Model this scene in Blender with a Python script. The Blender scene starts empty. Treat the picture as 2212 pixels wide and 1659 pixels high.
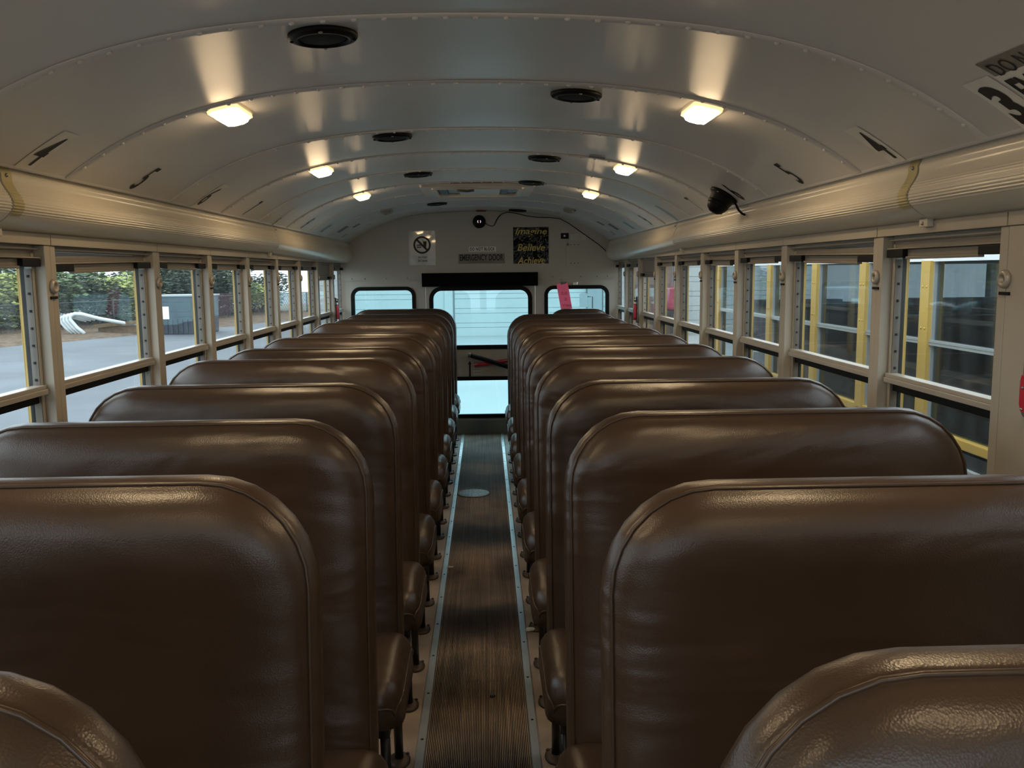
import bpy, bmesh, math, random
from mathutils import Vector, Matrix
random.seed(7)
C = bpy.context.scene.collection
PI = math.pi
# ------------------------------------------------------------------ materials
def mat(name, col, rough=.5, metal=0., spec=.5, bump=None, var=None, emit=None, coat=0.):
    """procedural principled; bump=(scale,strength,dist[,stretch]); var=(scale,amount)"""
    m = bpy.data.materials.new(name); m.use_nodes = True
    nt = m.node_tree; b = nt.nodes['Principled BSDF']
    b.inputs['Base Color'].default_value = (*col, 1); b.inputs['Roughness'].default_value = rough
    b.inputs['Metallic'].default_value = metal; b.inputs['Specular IOR Level'].default_value = spec
    b.inputs['Coat Weight'].default_value = coat
    tc = nt.nodes.new('ShaderNodeTexCoord')
    if var:
        n = nt.nodes.new('ShaderNodeTexNoise'); n.inputs['Scale'].default_value = var[0]; n.inputs['Detail'].default_value = 4
        r = nt.nodes.new('ShaderNodeMapRange'); r.inputs[1].default_value = .3; r.inputs[2].default_value = .7
        r.inputs[3].default_value = 1 - var[1]; r.inputs[4].default_value = 1 + var[1]
        mx = nt.nodes.new('ShaderNodeVectorMath'); mx.operation = 'SCALE'; mx.inputs[0].default_value = col
        nt.links.new(tc.outputs['Object'], n.inputs['Vector']); nt.links.new(n.outputs['Fac'], r.inputs[0])
        nt.links.new(r.outputs[0], mx.inputs['Scale']); nt.links.new(mx.outputs[0], b.inputs['Base Color'])
    if bump:
        n = nt.nodes.new('ShaderNodeTexNoise'); n.inputs['Scale'].default_value = bump[0]; n.inputs['Detail'].default_value = 3
        if len(bump) > 3:
            mp = nt.nodes.new('ShaderNodeMapping'); mp.inputs['Scale'].default_value = bump[3]
            nt.links.new(tc.outputs['Object'], mp.inputs[0]); nt.links.new(mp.outputs[0], n.inputs['Vector'])
        else: nt.links.new(tc.outputs['Object'], n.inputs['Vector'])
        bp = nt.nodes.new('ShaderNodeBump'); bp.inputs['Strength'].default_value = bump[1]; bp.inputs['Distance'].default_value = bump[2]
        nt.links.new(n.outputs['Fac'], bp.inputs['Height']); nt.links.new(bp.outputs[0], b.inputs['Normal'])
    if emit:
        b.inputs['Emission Color'].default_value = (*emit[0], 1); b.inputs['Emission Strength'].default_value = emit[1]
    return m

def glass_mat(name, tint=(.93, .97, .98), dirt=.05, ior=1.5, dirtcol=(.62, .74, .78)):
    m = bpy.data.materials.new(name); m.use_nodes = True; nt = m.node_tree; nt.nodes.clear()
    out = nt.nodes.new('ShaderNodeOutputMaterial'); tr = nt.nodes.new('ShaderNodeBsdfTransparent'); tr.inputs[0].default_value = (*tint, 1)
    gl = nt.nodes.new('ShaderNodeBsdfGlossy'); gl.inputs['Roughness'].default_value = .02
    lw = nt.nodes.new('ShaderNodeLayerWeight'); lw.inputs['Blend'].default_value = .5
    pw = nt.nodes.new('ShaderNodeMath'); pw.operation = 'POWER'; pw.inputs[1].default_value = 5; nt.links.new(lw.outputs['Facing'], pw.inputs[0])
    f0 = ((ior - 1) / (ior + 1)) ** 2
    fr = nt.nodes.new('ShaderNodeMath'); fr.operation = 'MULTIPLY_ADD'; fr.inputs[1].default_value = .6 * (1 - f0); fr.inputs[2].default_value = f0; nt.links.new(pw.outputs[0], fr.inputs[0])
    mx = nt.nodes.new('ShaderNodeMixShader'); nt.links.new(fr.outputs[0], mx.inputs[0]); nt.links.new(tr.outputs[0], mx.inputs[1]); nt.links.new(gl.outputs[0], mx.inputs[2])
    tl = nt.nodes.new('ShaderNodeBsdfTranslucent'); tl.inputs[0].default_value = (*dirtcol, 1)
    tc = nt.nodes.new('ShaderNodeTexCoord'); mp = nt.nodes.new('ShaderNodeMapping'); mp.inputs['Scale'].default_value = (14, 14, 3)
    no = nt.nodes.new('ShaderNodeTexNoise'); no.inputs['Scale'].default_value = 1.6; no.inputs['Detail'].default_value = 6
    nt.links.new(tc.outputs['Object'], mp.inputs[0]); nt.links.new(mp.outputs[0], no.inputs['Vector'])
    r = nt.nodes.new('ShaderNodeMapRange'); r.inputs[1].default_value = .35; r.inputs[2].default_value = .75; r.inputs[3].default_value = dirt * .5; r.inputs[4].default_value = dirt * 1.8
    nt.links.new(no.outputs['Fac'], r.inputs[0])
    m2 = nt.nodes.new('ShaderNodeMixShader'); nt.links.new(r.outputs[0], m2.inputs[0]); nt.links.new(mx.outputs[0], m2.inputs[1]); nt.links.new(tl.outputs[0], m2.inputs[2])
    nt.links.new(m2.outputs[0], out.inputs[0]); return m

M = {}
M['ceil'] = mat('ceiling_paint', (.72, .70, .675), .32, 0, .22, bump=(900, .12, .0006, (1, .25, 1)), var=(1.2, .05))
M['duct'] = mat('duct_cover_plastic', (.72, .66, .54), .26, 0, .5, bump=(400, .05, .0005), var=(2.5, .06))
M['tape'] = mat('yellowed_clip', (.50, .42, .20), .35, 0, .5, var=(9, .15))
M['frame'] = mat('tan_aluminium', (.455, .415, .345), .42, .1, .5, bump=(200, .04, .0004), var=(6, .06))
M['frame_d'] = mat('dull_track_metal', (.17, .15, .125), .5, .1, .5, var=(20, .1))
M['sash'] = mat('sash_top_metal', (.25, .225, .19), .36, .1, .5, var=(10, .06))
M['rail'] = mat('sash_rail_metal', (.45, .41, .35), .34, .2, .5, var=(10, .06))
M['hole'] = mat('dark_hole', (.012, .012, .012), .8)
M['rubber'] = mat('black_rubber', (.004, .005, .005), .6, 0, .2, bump=(120, .1, .001))
M['shade'] = mat('black_shade_cloth', (.003, .003, .003), .9, 0, .1)
M['blackp'] = mat('black_plastic', (.006, .006, .006), .5, 0, .18, bump=(300, .05, .0004))
M['wallb'] = mat('rear_wall_paint', (.48, .455, .395), .42, 0, .4, bump=(600, .08, .0006), var=(1.6, .05))
M['walls'] = mat('side_panel_paint', (.40, .36, .30), .5, 0, .4, var=(2, .08))
M['riser'] = mat('grey_riser', (.20, .21, .20), .55, 0, .4, var=(4, .1))
M['white'] = mat('white_sticker', (.88, .86, .80), .5, var=(30, .05))
M['wsheet'] = mat('laminated_sheet', (.46, .47, .45), .2, 0, .6, bump=(7, .5, .01), coat=.6, var=(15, .08))
M['greyst'] = mat('grey_sticker', (.24, .22, .19), .5, var=(40, .12))
M['clearst'] = mat('pale_sticker_film', (.90, .87, .80), .5, var=(25, .05))
M['notice'] = mat('dull_notice_paper', (.58, .55, .48), .5, var=(25, .05))
M['ink'] = mat('black_ink', (.008, .008, .009), .5)
M['faint'] = mat('faded_print', (.26, .25, .22), .6)
M['foil'] = mat('black_foil', (.004, .007, .009), .12, 0, .12, bump=(7, .9, .02))
M['gold'] = mat('gold_marker', (.66, .50, .13), .5, 0, .4, var=(60, .2))
M['pink'] = mat('pink_paper', (.86, .16, .27), .7, 0, .3, var=(12, .06), emit=((.9, .15, .28), .12))  # faint glow added on top of the paper's own colour
M['pinkink'] = mat('pink_ink', (.45, .06, .13), .7)
M['steel'] = mat('steel', (.42, .42, .40), .3, .9, .5, var=(50, .1))
M['chrome'] = mat('bright_steel', (.65, .64, .6), .2, .9)
M['alu'] = mat('aluminium_strip', (.66, .70, .71), .33, .75, .5, bump=(150, .1, .0005, (1, .05, 1)), var=(8, .12))
M['leg'] = mat('black_steel_leg', (.015, .014, .013), .4, .2)
M['foot'] = mat('worn_brown_foot', (.07, .045, .03), .5, .3, var=(60, .3))
M['red'] = mat('red_plastic', (.50, .02, .04), .3, 0, .5, var=(20, .1))
M['redd'] = mat('dark_red_lens', (.22, .015, .01), .35)
M['grime'] = mat('dark_grey_casting', (.16, .15, .13), .45, .4, var=(30, .25))
M['glass'] = glass_mat('window_glass', dirt=.014)
M['gback'] = glass_mat('rear_glass', tint=(.76, .955, .99), dirt=.012)
M['gbus'] = glass_mat('neighbour_glass', tint=(.62, .68, .70), dirt=.012, ior=1.6)
M['yellow'] = mat('bus_yellow_paint', (.56, .36, .075), .4, 0, .5, var=(3, .08))
M['busroof'] = mat('bus_white_roof', (.78, .80, .80), .5, var=(2, .04))
M['busdark'] = mat('bus_dark_interior', (.035, .038, .04), .7, var=(3, .3))
M['bussash'] = mat('bus_sash_metal', (.44, .47, .47), .35, .3)
M['busblack'] = mat('bus_black_trim', (.015, .016, .017), .5)
M['asphalt'] = mat('asphalt', (.105, .120, .135), .75, 0, .4, bump=(3, .3, .01), var=(.35, .22))
M['concrete'] = mat('pale_concrete', (.27, .285, .28), .8, 0, .3, var=(.5, .06))
M['siding'] = mat('white_door_panel', (.36, .39, .385), .6, 0, .3, var=(1.5, .04))
M['bgrey'] = mat('grey_wall', (.30, .31, .31), .7, var=(1.5, .06))
M['brick'] = mat('brown_brick', (.14, .10, .085), .8, 0, .3, var=(8, .25))
M['leaf_y'] = mat('leaf_yellow_green', (.34, .38, .12), .6, 0, .3, var=(1.5, .35))
M['leaf_g'] = mat('leaf_green', (.13, .18, .08), .6, 0, .3, var=(1.5, .4))
M['leaf_d'] = mat('leaf_dark', (.05, .07, .045), .6, 0, .3, var=(1.5, .4))
M['bark'] = mat('bark', (.07, .05, .035), .9, var=(10, .3))
M['litter'] = mat('dead_leaves', (.13, .09, .06), .9, 0, .2, bump=(6, .8, .05), var=(5, .4))
M['pipe'] = mat('white_painted_pipe', (.62, .68, .70), .4, .0, .5)
M['rust'] = mat('rusty_beam', (.15, .095, .045), .8, var=(6, .3))
M['fence'] = mat('dark_fence_wire', (.03, .035, .035), .6, .4)
M['dump'] = mat('dark_blue_skip_paint', (.022, .034, .052), .5, .1, .5, var=(3, .3))
M['redbin'] = mat('red_bin_plastic', (.34, .07, .10), .4)
M['hatchw'] = mat('hatch_white', (.60, .55, .47), .45, var=(6, .05))
M['hatchg'] = mat('hatch_grey', (.20, .22, .23), .35)
M['hatchd'] = mat('hatch_dark', (.06, .055, .05), .5)
M['offlens'] = mat('unlit_lens', (.34, .33, .30), .15, 0, .7, coat=.5)
M['lens'] = mat('lit_lens', (.9, .8, .6), .3, emit=((1., .73, .42), 92))
M['lens_side'] = mat('lit_lens_side', (.9, .8, .6), .3, emit=((1., .72, .42), 22))
M['lensrim'] = mat('lamp_rim', (.75, .70, .55), .25, 0, .6, emit=((1., .66, .30), 1.3))
M['paper'] = mat('crumpled_paper', (.62, .60, .55), .8)
M['sticker_b'] = mat('pale_blue_strip', (.40, .52, .58), .5)
M['iris'] = mat('camera_led', (.7, .5, .55), .3, emit=((1, .7, .8), 1.0))

# vinyl: grain bump + broad creases
def vinyl(name, col):
    m = mat(name, col, .36, 0, .6); nt = m.node_tree; b = nt.nodes['Principled BSDF']
    tc = nt.nodes.new('ShaderNodeTexCoord'); oi = nt.nodes.new('ShaderNodeObjectInfo')
    ad = nt.nodes.new('ShaderNodeVectorMath'); ad.operation = 'ADD'
    sc = nt.nodes.new('ShaderNodeVectorMath'); sc.operation = 'SCALE'; sc.inputs[0].default_value = (17, 9, 13)
    nt.links.new(oi.outputs['Random'], sc.inputs['Scale']); nt.links.new(tc.outputs['Object'], ad.inputs[0]); nt.links.new(sc.outputs[0], ad.inputs[1])
    v = nt.nodes.new('ShaderNodeTexVoronoi'); v.inputs['Scale'].default_value = 430
    nt.links.new(tc.outputs['Object'], v.inputs['Vector'])
    mp = nt.nodes.new('ShaderNodeMapping'); mp.inputs['Scale'].default_value = (1.4, 2, 3.4); nt.links.new(ad.outputs[0], mp.inputs[0])
    n = nt.nodes.new('ShaderNodeTexNoise'); n.inputs['Scale'].default_value = 1.3; n.inputs['Detail'].default_value = 3; n.inputs['Distortion'].default_value = .6
    nt.links.new(mp.outputs[0], n.inputs['Vector'])
    b1 = nt.nodes.new('ShaderNodeBump'); b1.inputs['Strength'].default_value = .5; b1.inputs['Distance'].default_value = .04
    b2 = nt.nodes.new('ShaderNodeBump'); b2.inputs['Strength'].default_value = .25; b2.inputs['Distance'].default_value = .0008
    nt.links.new(n.outputs['Fac'], b1.inputs['Height']); nt.links.new(v.outputs['Distance'], b2.inputs['Height'])
    nt.links.new(b1.outputs[0], b2.inputs['Normal']); nt.links.new(b2.outputs[0], b.inputs['Normal'])
    n2 = nt.nodes.new('ShaderNodeTexNoise'); n2.inputs['Scale'].default_value = 2.5; n2.inputs['Detail'].default_value = 5; nt.links.new(ad.outputs[0], n2.inputs['Vector'])
    r = nt.nodes.new('ShaderNodeMapRange'); r.inputs[1].default_value = .3; r.inputs[2].default_value = .7; r.inputs[3].default_value = .82; r.inputs[4].default_value = 1.18
    s2 = nt.nodes.new('ShaderNodeVectorMath'); s2.operation = 'SCALE'; s2.inputs[0].default_value = col
    nt.links.new(n2.outputs['Fac'], r.inputs[0]); nt.links.new(r.outputs[0], s2.inputs['Scale']); nt.links.new(s2.outputs[0], b.inputs['Base Color'])
    r2 = nt.nodes.new('ShaderNodeMapRange'); r2.inputs[3].default_value = .27; r2.inputs[4].default_value = .40; nt.links.new(n2.outputs['Fac'], r2.inputs[0]); nt.links.new(r2.outputs[0], b.inputs['Roughness'])
    return m
M['vinyl'] = vinyl('brown_vinyl', (.056, .032, .0185))
M['piping'] = mat('brown_piping', (.062, .037, .022), .3, 0, .5, bump=(300, .1, .0005))

# ribbed runner + floor
def runner_mat():
    m = mat('ribbed_runner', (.1, .07, .05), .6, 0, .35); nt = m.node_tree; b = nt.nodes['Principled BSDF']
    tc = nt.nodes.new('ShaderNodeTexCoord'); sp = nt.nodes.new('ShaderNodeSeparateXYZ'); nt.links.new(tc.outputs['Object'], sp.inputs[0])
    a = nt.nodes.new('ShaderNodeMath'); a.operation = 'MULTIPLY'; a.inputs[1].default_value = 1 / RP; nt.links.new(sp.outputs[0], a.inputs[0])
    fr = nt.nodes.new('ShaderNodeMath'); fr.operation = 'FRACT'; nt.links.new(a.outputs[0], fr.inputs[0])
    pg = nt.nodes.new('ShaderNodeMath'); pg.operation = 'PINGPONG'; pg.inputs[1].default_value = .5; nt.links.new(fr.outputs[0], pg.inputs[0])
    n = nt.nodes.new('ShaderNodeTexNoise'); n.inputs['Scale'].default_value = 3; n.inputs['Detail'].default_value = 6; nt.links.new(tc.outputs['Object'], n.inputs['Vector'])
    mp = nt.nodes.new('ShaderNodeMapping'); mp.inputs['Scale'].default_value = (60, .8, 1); nt.links.new(tc.outputs['Object'], mp.inputs[0])
    n3 = nt.nodes.new('ShaderNodeTexNoise'); n3.inputs['Scale'].default_value = 1.5; n3.inputs['Detail'].default_value = 4; nt.links.new(mp.outputs[0], n3.inputs['Vector'])
    cr = nt.nodes.new('ShaderNodeValToRGB'); cr.color_ramp.elements[0].position = .12; cr.color_ramp.elements[0].color = (.020, .016, .013, 1)
    cr.color_ramp.elements[1].position = .36; cr.color_ramp.elements[1].color = (.42, .30, .205, 1); nt.links.new(pg.outputs[0], cr.inputs[0])
    r = nt.nodes.new('ShaderNodeMapRange'); r.inputs[1].default_value = .35; r.inputs[2].default_value = .65; r.inputs[3].default_value = .45; r.inputs[4].default_value = 1.2; nt.links.new(n.outputs['Fac'], r.inputs[0])
    r2 = nt.nodes.new('ShaderNodeMapRange'); r2.inputs[1].default_value = .3; r2.inputs[2].default_value = .7; r2.inputs[3].default_value = .6; r2.inputs[4].default_value = 1.3; nt.links.new(n3.outputs['Fac'], r2.inputs[0])
    mm = nt.nodes.new('ShaderNodeMath'); mm.operation = 'MULTIPLY'; nt.links.new(r.outputs[0], mm.inputs[0]); nt.links.new(r2.outputs[0], mm.inputs[1])
    s = nt.nodes.new('ShaderNodeVectorMath'); s.operation = 'SCALE'; nt.links.new(cr.outputs[0], s.inputs[0]); nt.links.new(mm.outputs[0], s.inputs['Scale']); nt.links.new(s.outputs[0], b.inputs['Base Color'])
    return m
RP = .308 / 58
M['runner'] = runner_mat()
M['floor'] = mat('floor_rubber', (.33, .255, .195), .5, 0, .4, bump=(40, .15, .002), var=(5, .3))

# ------------------------------------------------------------------ mesh builder
class MB:
    def __init__(s): s.v = []; s.f = []; s.mi = []; s.cur = 0; s.sm = []; s.smooth = False
    def add(s, vs, fs):
        o = len(s.v); s.v += [tuple(p) for p in vs]
        for f in fs: s.f.append([i + o for i in f]); s.mi.append(s.cur); s.sm.append(s.smooth)
        return s
    def box(s, x0, x1, y0, y1, z0, z1, dz0=0, dz1=0):
        if x0 > x1: x0, x1 = x1, x0
        if y0 > y1: y0, y1 = y1, y0; 
        vs = [(x, y, z + (dz0 if y == y0 else dz1)) for z in (z0, z1) for y in (y0, y1) for x in (x0, x1)]
        return s.add(vs, [(0, 2, 3, 1), (4, 5, 7, 6), (0, 1, 5, 4), (2, 6, 7, 3), (0, 4, 6, 2), (1, 3, 7, 5)])
    def cbox(s, c, sx, sy, sz, rot=None, taper=1.):
        vs = []
        for z in (-1, 1):
            for y in (-1, 1):
                for x in (-1, 1):
                    t = taper if z < 0 else 1
                    p = Vector((x * sx / 2 * t, y * sy / 2 * t, z * sz / 2))
                    if rot: p = rot @ p
                    vs.append(p + Vector(c))
        return s.add(vs, [(0, 2, 3, 1), (4, 5, 7, 6), (0, 1, 5, 4), (2, 6, 7, 3), (0, 4, 6, 2), (1, 3, 7, 5)])
    def tube(s, pts, r, n=8, cap=True, closed=False):
        pts = [Vector(p) for p in pts]; N = len(pts); vs = []; fs = []; prev = None
        sm = s.smooth; s.smooth = True
        for i, p in enumerate(pts):
            if closed: t = pts[(i + 1) % N] - pts[i - 1]
            else: t = (pts[min(i + 1, N - 1)] - pts[max(i - 1, 0)])
            t.normalize()
            if prev is None:
                a = Vector((0, 0, 1)) if abs(t.z) < .9 else Vector((1, 0, 0)); u = t.cross(a).normalized()
            else: u = (prev - t * prev.dot(t)).normalized()
            prev = u; w = t.cross(u)
            rr = r[i] if isinstance(r, (list, tuple)) else r
            for k in range(n): a = 2 * PI * k / n; vs.append(p + u * (rr * math.cos(a)) + w * (rr * math.sin(a)))
        R = N if closed else N - 1
        for i in range(R):
            for k in range(n):
                a, b = i * n + k, i * n + (k + 1) % n; c, d = ((i + 1) % N) * n + (k + 1) % n, ((i + 1) % N) * n + k
                fs.append((a, b, c, d))
        if cap and not closed: fs += [tuple(reversed(range(n))), tuple(range((N - 1) * n, N * n))]
        s.add(vs, fs); s.smooth = sm; return s
    def lathe(s, prof, n=32, mtx=None, sx=1., sy=1.):
        """prof: (r,z) pairs, axis z"""
        vs = []; fs = []; sm = s.smooth; s.smooth = True
        for r, z in prof:
            for k in range(n):
                a = 2 * PI * k / n; p = Vector((r * math.cos(a) * sx, r * math.sin(a) * sy, z)); vs.append(mtx @ p if mtx else p)
        for i in range(len(prof) - 1):
            for k in range(n): fs.append((i * n + k, i * n + (k + 1) % n, (i + 1) * n + (k + 1) % n, (i + 1) * n + k))
        if prof[0][0] > 0: fs.append(tuple(reversed(range(n))))
        if prof[-1][0] > 0: fs.append(tuple(range((len(prof) - 1) * n, len(prof) * n)))
        s.add(vs, fs); s.smooth = sm; return s
    def dome(s, c, r, h, nrm, n=8):
        nrm = Vector(nrm).normalized(); q = Vector((0, 0, 1)).rotation_difference(nrm).to_matrix().to_4x4(); q.translation = Vector(c)
        return s.lathe([(r, 0), (r * .85, h * .55), (r * .45, h * .92), (0.0001, h)], n, q)
    def prism(s, poly, d0, d1, axis='y'):
        """extrude 2-D polygon; axis y: poly (x,z) from y=d0..d1 ; axis x: poly (y,z); axis z: poly (x,y)"""
        n = len(poly)
        def P(a, b, d): return {'y': (a, d, b), 'x': (d, a, b), 'z': (a, b, d)}[axis]
        vs = [P(a, b, d0) for a, b in poly] + [P(a, b, d1) for a, b in poly]
        fs = [tuple(range(n)), tuple(range(2 * n - 1, n - 1, -1))] + [(i, i + n, (i + 1) % n + n, (i + 1) % n) for i in range(n)]
        return s.add(vs, fs)
    def build(s, name, m, parent=None, smooth=None, bevel=0, loc=None):
        me = bpy.data.meshes.new(name); me.from_pydata(s.v, [], s.f)
        for mm in (m if isinstance(m, (list, tuple)) else [m]): me.materials.append(mm)
        me.polygons.foreach_set('material_index', s.mi)
        bm = bmesh.new(); bm.from_mesh(me); bmesh.ops.recalc_face_normals(bm, faces=bm.faces)
        if bevel:
            ed = [e for e in bm.edges if len(e.link_faces) == 2 and e.calc_face_angle(0) > .6]
            bmesh.ops.bevel(bm, geom=ed, offset=bevel, segments=2, affect='EDGES', profile=.6, clamp_overlap=True)
        bm.to_mesh(me); bm.free()
        if not bevel: me.polygons.foreach_set('use_smooth', s.sm if smooth is None else [smooth] * len(me.polygons))
        me.update()
        o = bpy.data.objects.new(name, me); C.objects.link(o)
        if parent: o.parent = parent
        if loc: o.location = loc
        return o

def tag(o, label=None, cat=None, group=None, kind=None):
    if label: o['label'] = label
    if cat: o['category'] = cat
    if group: o['group'] = group
    if kind: o['kind'] = kind
    return o
def struct(o, label, cat=None): return tag(o, label, cat, None, 'structure')
def empty(name, loc=(0, 0, 0), rot=(0, 0, 0)):
    o = bpy.data.objects.new(name, None); o.empty_display_size = .05; C.objects.link(o); o.location = loc; o.rotation_euler = rot; return o
def copy_tree(o, parent=None):
    c = o.copy(); C.objects.link(c)
    if parent: c.parent = parent
    for ch in list(o.children): copy_tree(ch, c)
    return c
def rrect(x0, x1, z0, z1, r, n=8):
    """rounded rectangle, r scalar or (bl,br,tr,tl)"""
    if not isinstance(r, (list, tuple)): r = (r,) * 4
    pts = []
    for (cx, cz, rr, a0) in ((x0 + r[0], z0 + r[0], r[0], PI), (x1 - r[1], z0 + r[1], r[1], 1.5 * PI), (x1 - r[2], z1 - r[2], r[2], 0), (x0 + r[3], z1 - r[3], r[3], .5 * PI)):
        for k in range(n + 1): a = a0 + .5 * PI * k / n; pts.append((cx + rr * math.cos(a), cz + rr * math.sin(a)))
    return pts
def plate_holes(outer, holes, y0, y1):
    """flat plate (x,z) with holes extruded y0..y1 -> MB"""
    bm = bmesh.new(); es = []
    for loop in [outer] + holes:
        vs = [bm.verts.new((x, y0, z)) for x, z in loop]
        for i in range(len(vs)): es.append(bm.edges.new((vs[i], vs[(i + 1) % len(vs)])))
    bmesh.ops.triangle_fill(bm, edges=es, use_beauty=True)
    g = bmesh.ops.extrude_face_region(bm, geom=list(bm.faces)); nv = [v for v in g['geom'] if isinstance(v, bmesh.types.BMVert)]
    bmesh.ops.translate(bm, verts=nv, vec=(0, y1 - y0, 0)); bm.verts.index_update()
    mb = MB(); mb.add([v.co[:] for v in bm.verts], [[v.index for v in f.verts] for f in bm.faces]); bm.free(); return mb
def text2d(body, w=None, h=None, bold=0., shear=0., cond=1., spacing=1., lines=1.):
    cu = bpy.data.curves.new('t', 'FONT'); cu.body = body; cu.align_x = 'CENTER'; cu.align_y = 'CENTER'; cu.offset = bold; cu.shear = shear
    cu.space_character = spacing; cu.space_line = lines; cu.fill_mode = 'FRONT'; cu.resolution_u = 4
    o = bpy.data.objects.new('t', cu); C.objects.link(o)
    me = bpy.data.meshes.new_from_object(o.evaluated_get(bpy.context.evaluated_depsgraph_get()))
    vs = [(v.co.x, v.co.y) for v in me.vertices]; fs = [list(p.vertices) for p in me.polygons]
    bpy.data.objects.remove(o); bpy.data.curves.remove(cu); bpy.data.meshes.remove(me)
    xs = [p[0] for p in vs]; ys = [p[1] for p in vs]; mx, my = (min(xs) + max(xs)) / 2, (min(ys) + max(ys)) / 2
    W, H = max(xs) - min(xs), max(ys) - min(ys)
    sy = h / H if h else w / W; sx = w / W if w else sy * cond
    return [((x - mx) * sx, (y - my) * sy) for x, y in vs], fs

# ------------------------------------------------------------------ bus dimensions
Y0, WIDE, S = 2.455, .782, .618
def Y(k): return Y0 + (k * S if k <= 0 else WIDE + (k - 1) * S)
YR, CZ, CA, CB, JX = 7.513, 1.9184, .0765, .1129, 1.088
YF = Y(-6)
def cz(x): return CZ - CA * x * x - CB * x ** 4
def cslope(x): return -(2 * CA * x + 4 * CB * x ** 3)
_arc = [(0, 0)]
for i in range(1, 241):
    x0, x1 = _arc[-1][1], i * 1.15 / 240; _arc.append((_arc[-1][0] + math.hypot(x1 - x0, cz(x1) - cz(x0)), x1))
def arc_x(a):
    a = max(0, a)
    for i in range(1, len(_arc)):
        if _arc[i][0] >= a:
            (a0, x0), (a1, x1) = _arc[i - 1], _arc[i]; return x0 + (x1 - x0) * (a - a0) / (a1 - a0)
    return _arc[-1][1]
def x_arc(x): return next(a for a, xx in _arc if xx >= x - 1e-9)
def ceil_map(sgn, xc, yc, off=.0035):
    """2-D (u right, v up) sticker space -> curved ceiling, read from inside"""
    a0 = x_arc(xc)
    def f(u, v, o=off):
        x = arc_x(a0 - v); z = cz(x); th = math.atan(cslope(x)); nx, nz = math.sin(th), -math.cos(th)
        return (sgn * (x + nx * o), yc - sgn * u, z + nz * o)
    return f
def grid_patch(mb, f, w, h, nu=4, nv=6, r=0, off=.001):
    vs = [f(-w / 2 + w * i / nu, -h / 2 + h * j / nv, off) for j in range(nv + 1) for i in range(nu + 1)]
    fs = [(j * (nu + 1) + i, j * (nu + 1) + i + 1, (j + 1) * (nu + 1) + i + 1, (j + 1) * (nu + 1) + i) for j in range(nv) for i in range(nu)]
    mb.add(vs, fs)

# ------------------------------------------------------------------ ceiling with lapped panels, seams and rivets
mb = MB(); mb.smooth = True
NX = 48
xs = [-JX + 2 * JX * i / NX for i in range(NX + 1)]
ks = list(range(-6, 8)) + [None]
for i in range(len(ks) - 1):
    ya = Y(ks[i]); yb = Y(ks[i + 1]) if ks[i + 1] is not None else YR + .02
    vs = []; fs = []
    def P(x, y, d): 
        th = math.atan(cslope(x)); return (x + math.sin(th) * d * 0, y, cz(x) - d)
    rows = [(ya - .012, .0005), (ya - .012, .004), (ya + .026, .0036), (ya + .034, .0008), (yb, 0)]
    for y, d in rows: vs += [P(x, y, d) for x in xs]
    n = NX + 1
    for r in range(len(rows) - 1):
        for j in range(NX): fs.append((r * n + j, r * n + j + 1, (r + 1) * n + j + 1, (r + 1) * n + j))
    mb.add(vs, fs)
    for sgn in (-1, 1):
        a = .03
        while a < 1.12:
            x = arc_x(a) * sgn; th = math.atan(cslope(x)); mb.dome((x, ya + .006, cz(x) - .004), .0065, .0055, (math.sin(th), 0, -math.cos(th)), 7); a += .062
# rolled edge along the side and outer roof skin
for sgn in (-1, 1):
    mb.add([(sgn * JX, YF - .02, cz(JX)), (sgn * JX, YR + .02, cz(JX)), (sgn * (JX + .004), YR + .02, cz(JX) - .008), (sgn * (JX + .004), YF - .02, cz(JX) - .008), (sgn * (JX + .03), YF - .02, cz(JX) - .002), (sgn * (JX + .03), YR + .02, cz(JX) - .002)],
           [(0, 1, 2, 3), (3, 2, 5, 4)])
mb.smooth = False
out = [(-1.236, 1.44), (-1.236, 1.56), (-1.19, 1.70)] + [(-1.10 + 2.2 * i / 16, cz((-1.10 + 2.2 * i / 16) * .97) + .06) for i in range(17)] + [(1.19, 1.70), (1.236, 1.56), (1.236, 1.44)]
n = len(out)
mb.add([(x, YF - .05, z) for x, z in out] + [(x, YR + .05, z) for x, z in out], [(i, i + 1, n + i + 1, n + i) for i in range(n - 1)])
ceiling = struct(mb.build('ceiling', M['ceil']), 'glossy off-white arched metal bus ceiling with riveted cross seams', 'ceiling')

# ------------------------------------------------------------------ floor, runner, strips
mb = MB(); mb.box(-1.21, 1.21, YF, YR, -.05, 0); struct(mb.build('floor', M['floor']), 'worn brown rubber bus floor', 'floor')
mb = MB(); xs2 = []; x = -.154
for i in range(58):
    b = -.154 + i * RP; xs2 += [(b, .002), (b + RP * .28, .0055), (b + RP * .72, .0055)]
xs2.append((.154, .002)); n = len(xs2)
mb.add([(x, YF + .02, z) for x, z in xs2] + [(x, YR - .03, z) for x, z in xs2], [(i, i + 1, n + i + 1, n + i) for i in range(n - 1)])
mb.box(-.154, .154, YF + .02, YR - .03, 0.0005, .002)
tag(mb.build('aisle_runner', M['runner']), 'long brown ribbed rubber runner along the aisle floor', 'floor mat')
for sgn, sd in ((-1, 'left'), (1, 'right')):
    mb = MB(); mb.prism([(sgn * .154, .0005), (sgn * .158, .006), (sgn * .180, .006), (sgn * .185, .0005)], YF + .02, YR - .03)
    e = tag(mb.build('edge_strip', M['alu']), f'aluminium edging strip on the {sd} side of the ribbed aisle runner', 'metal strip', 'aluminium strips beside the runner')
    y = 1.9 + (.1 if sgn > 0 else 0)
    while y < YR - .1:
        mb = MB(); mb.dome((sgn * .169, y, .006), .005, .0015, (0, 0, 1), 8); y += .29; mb.build('screw', M['hole'], e)

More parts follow.
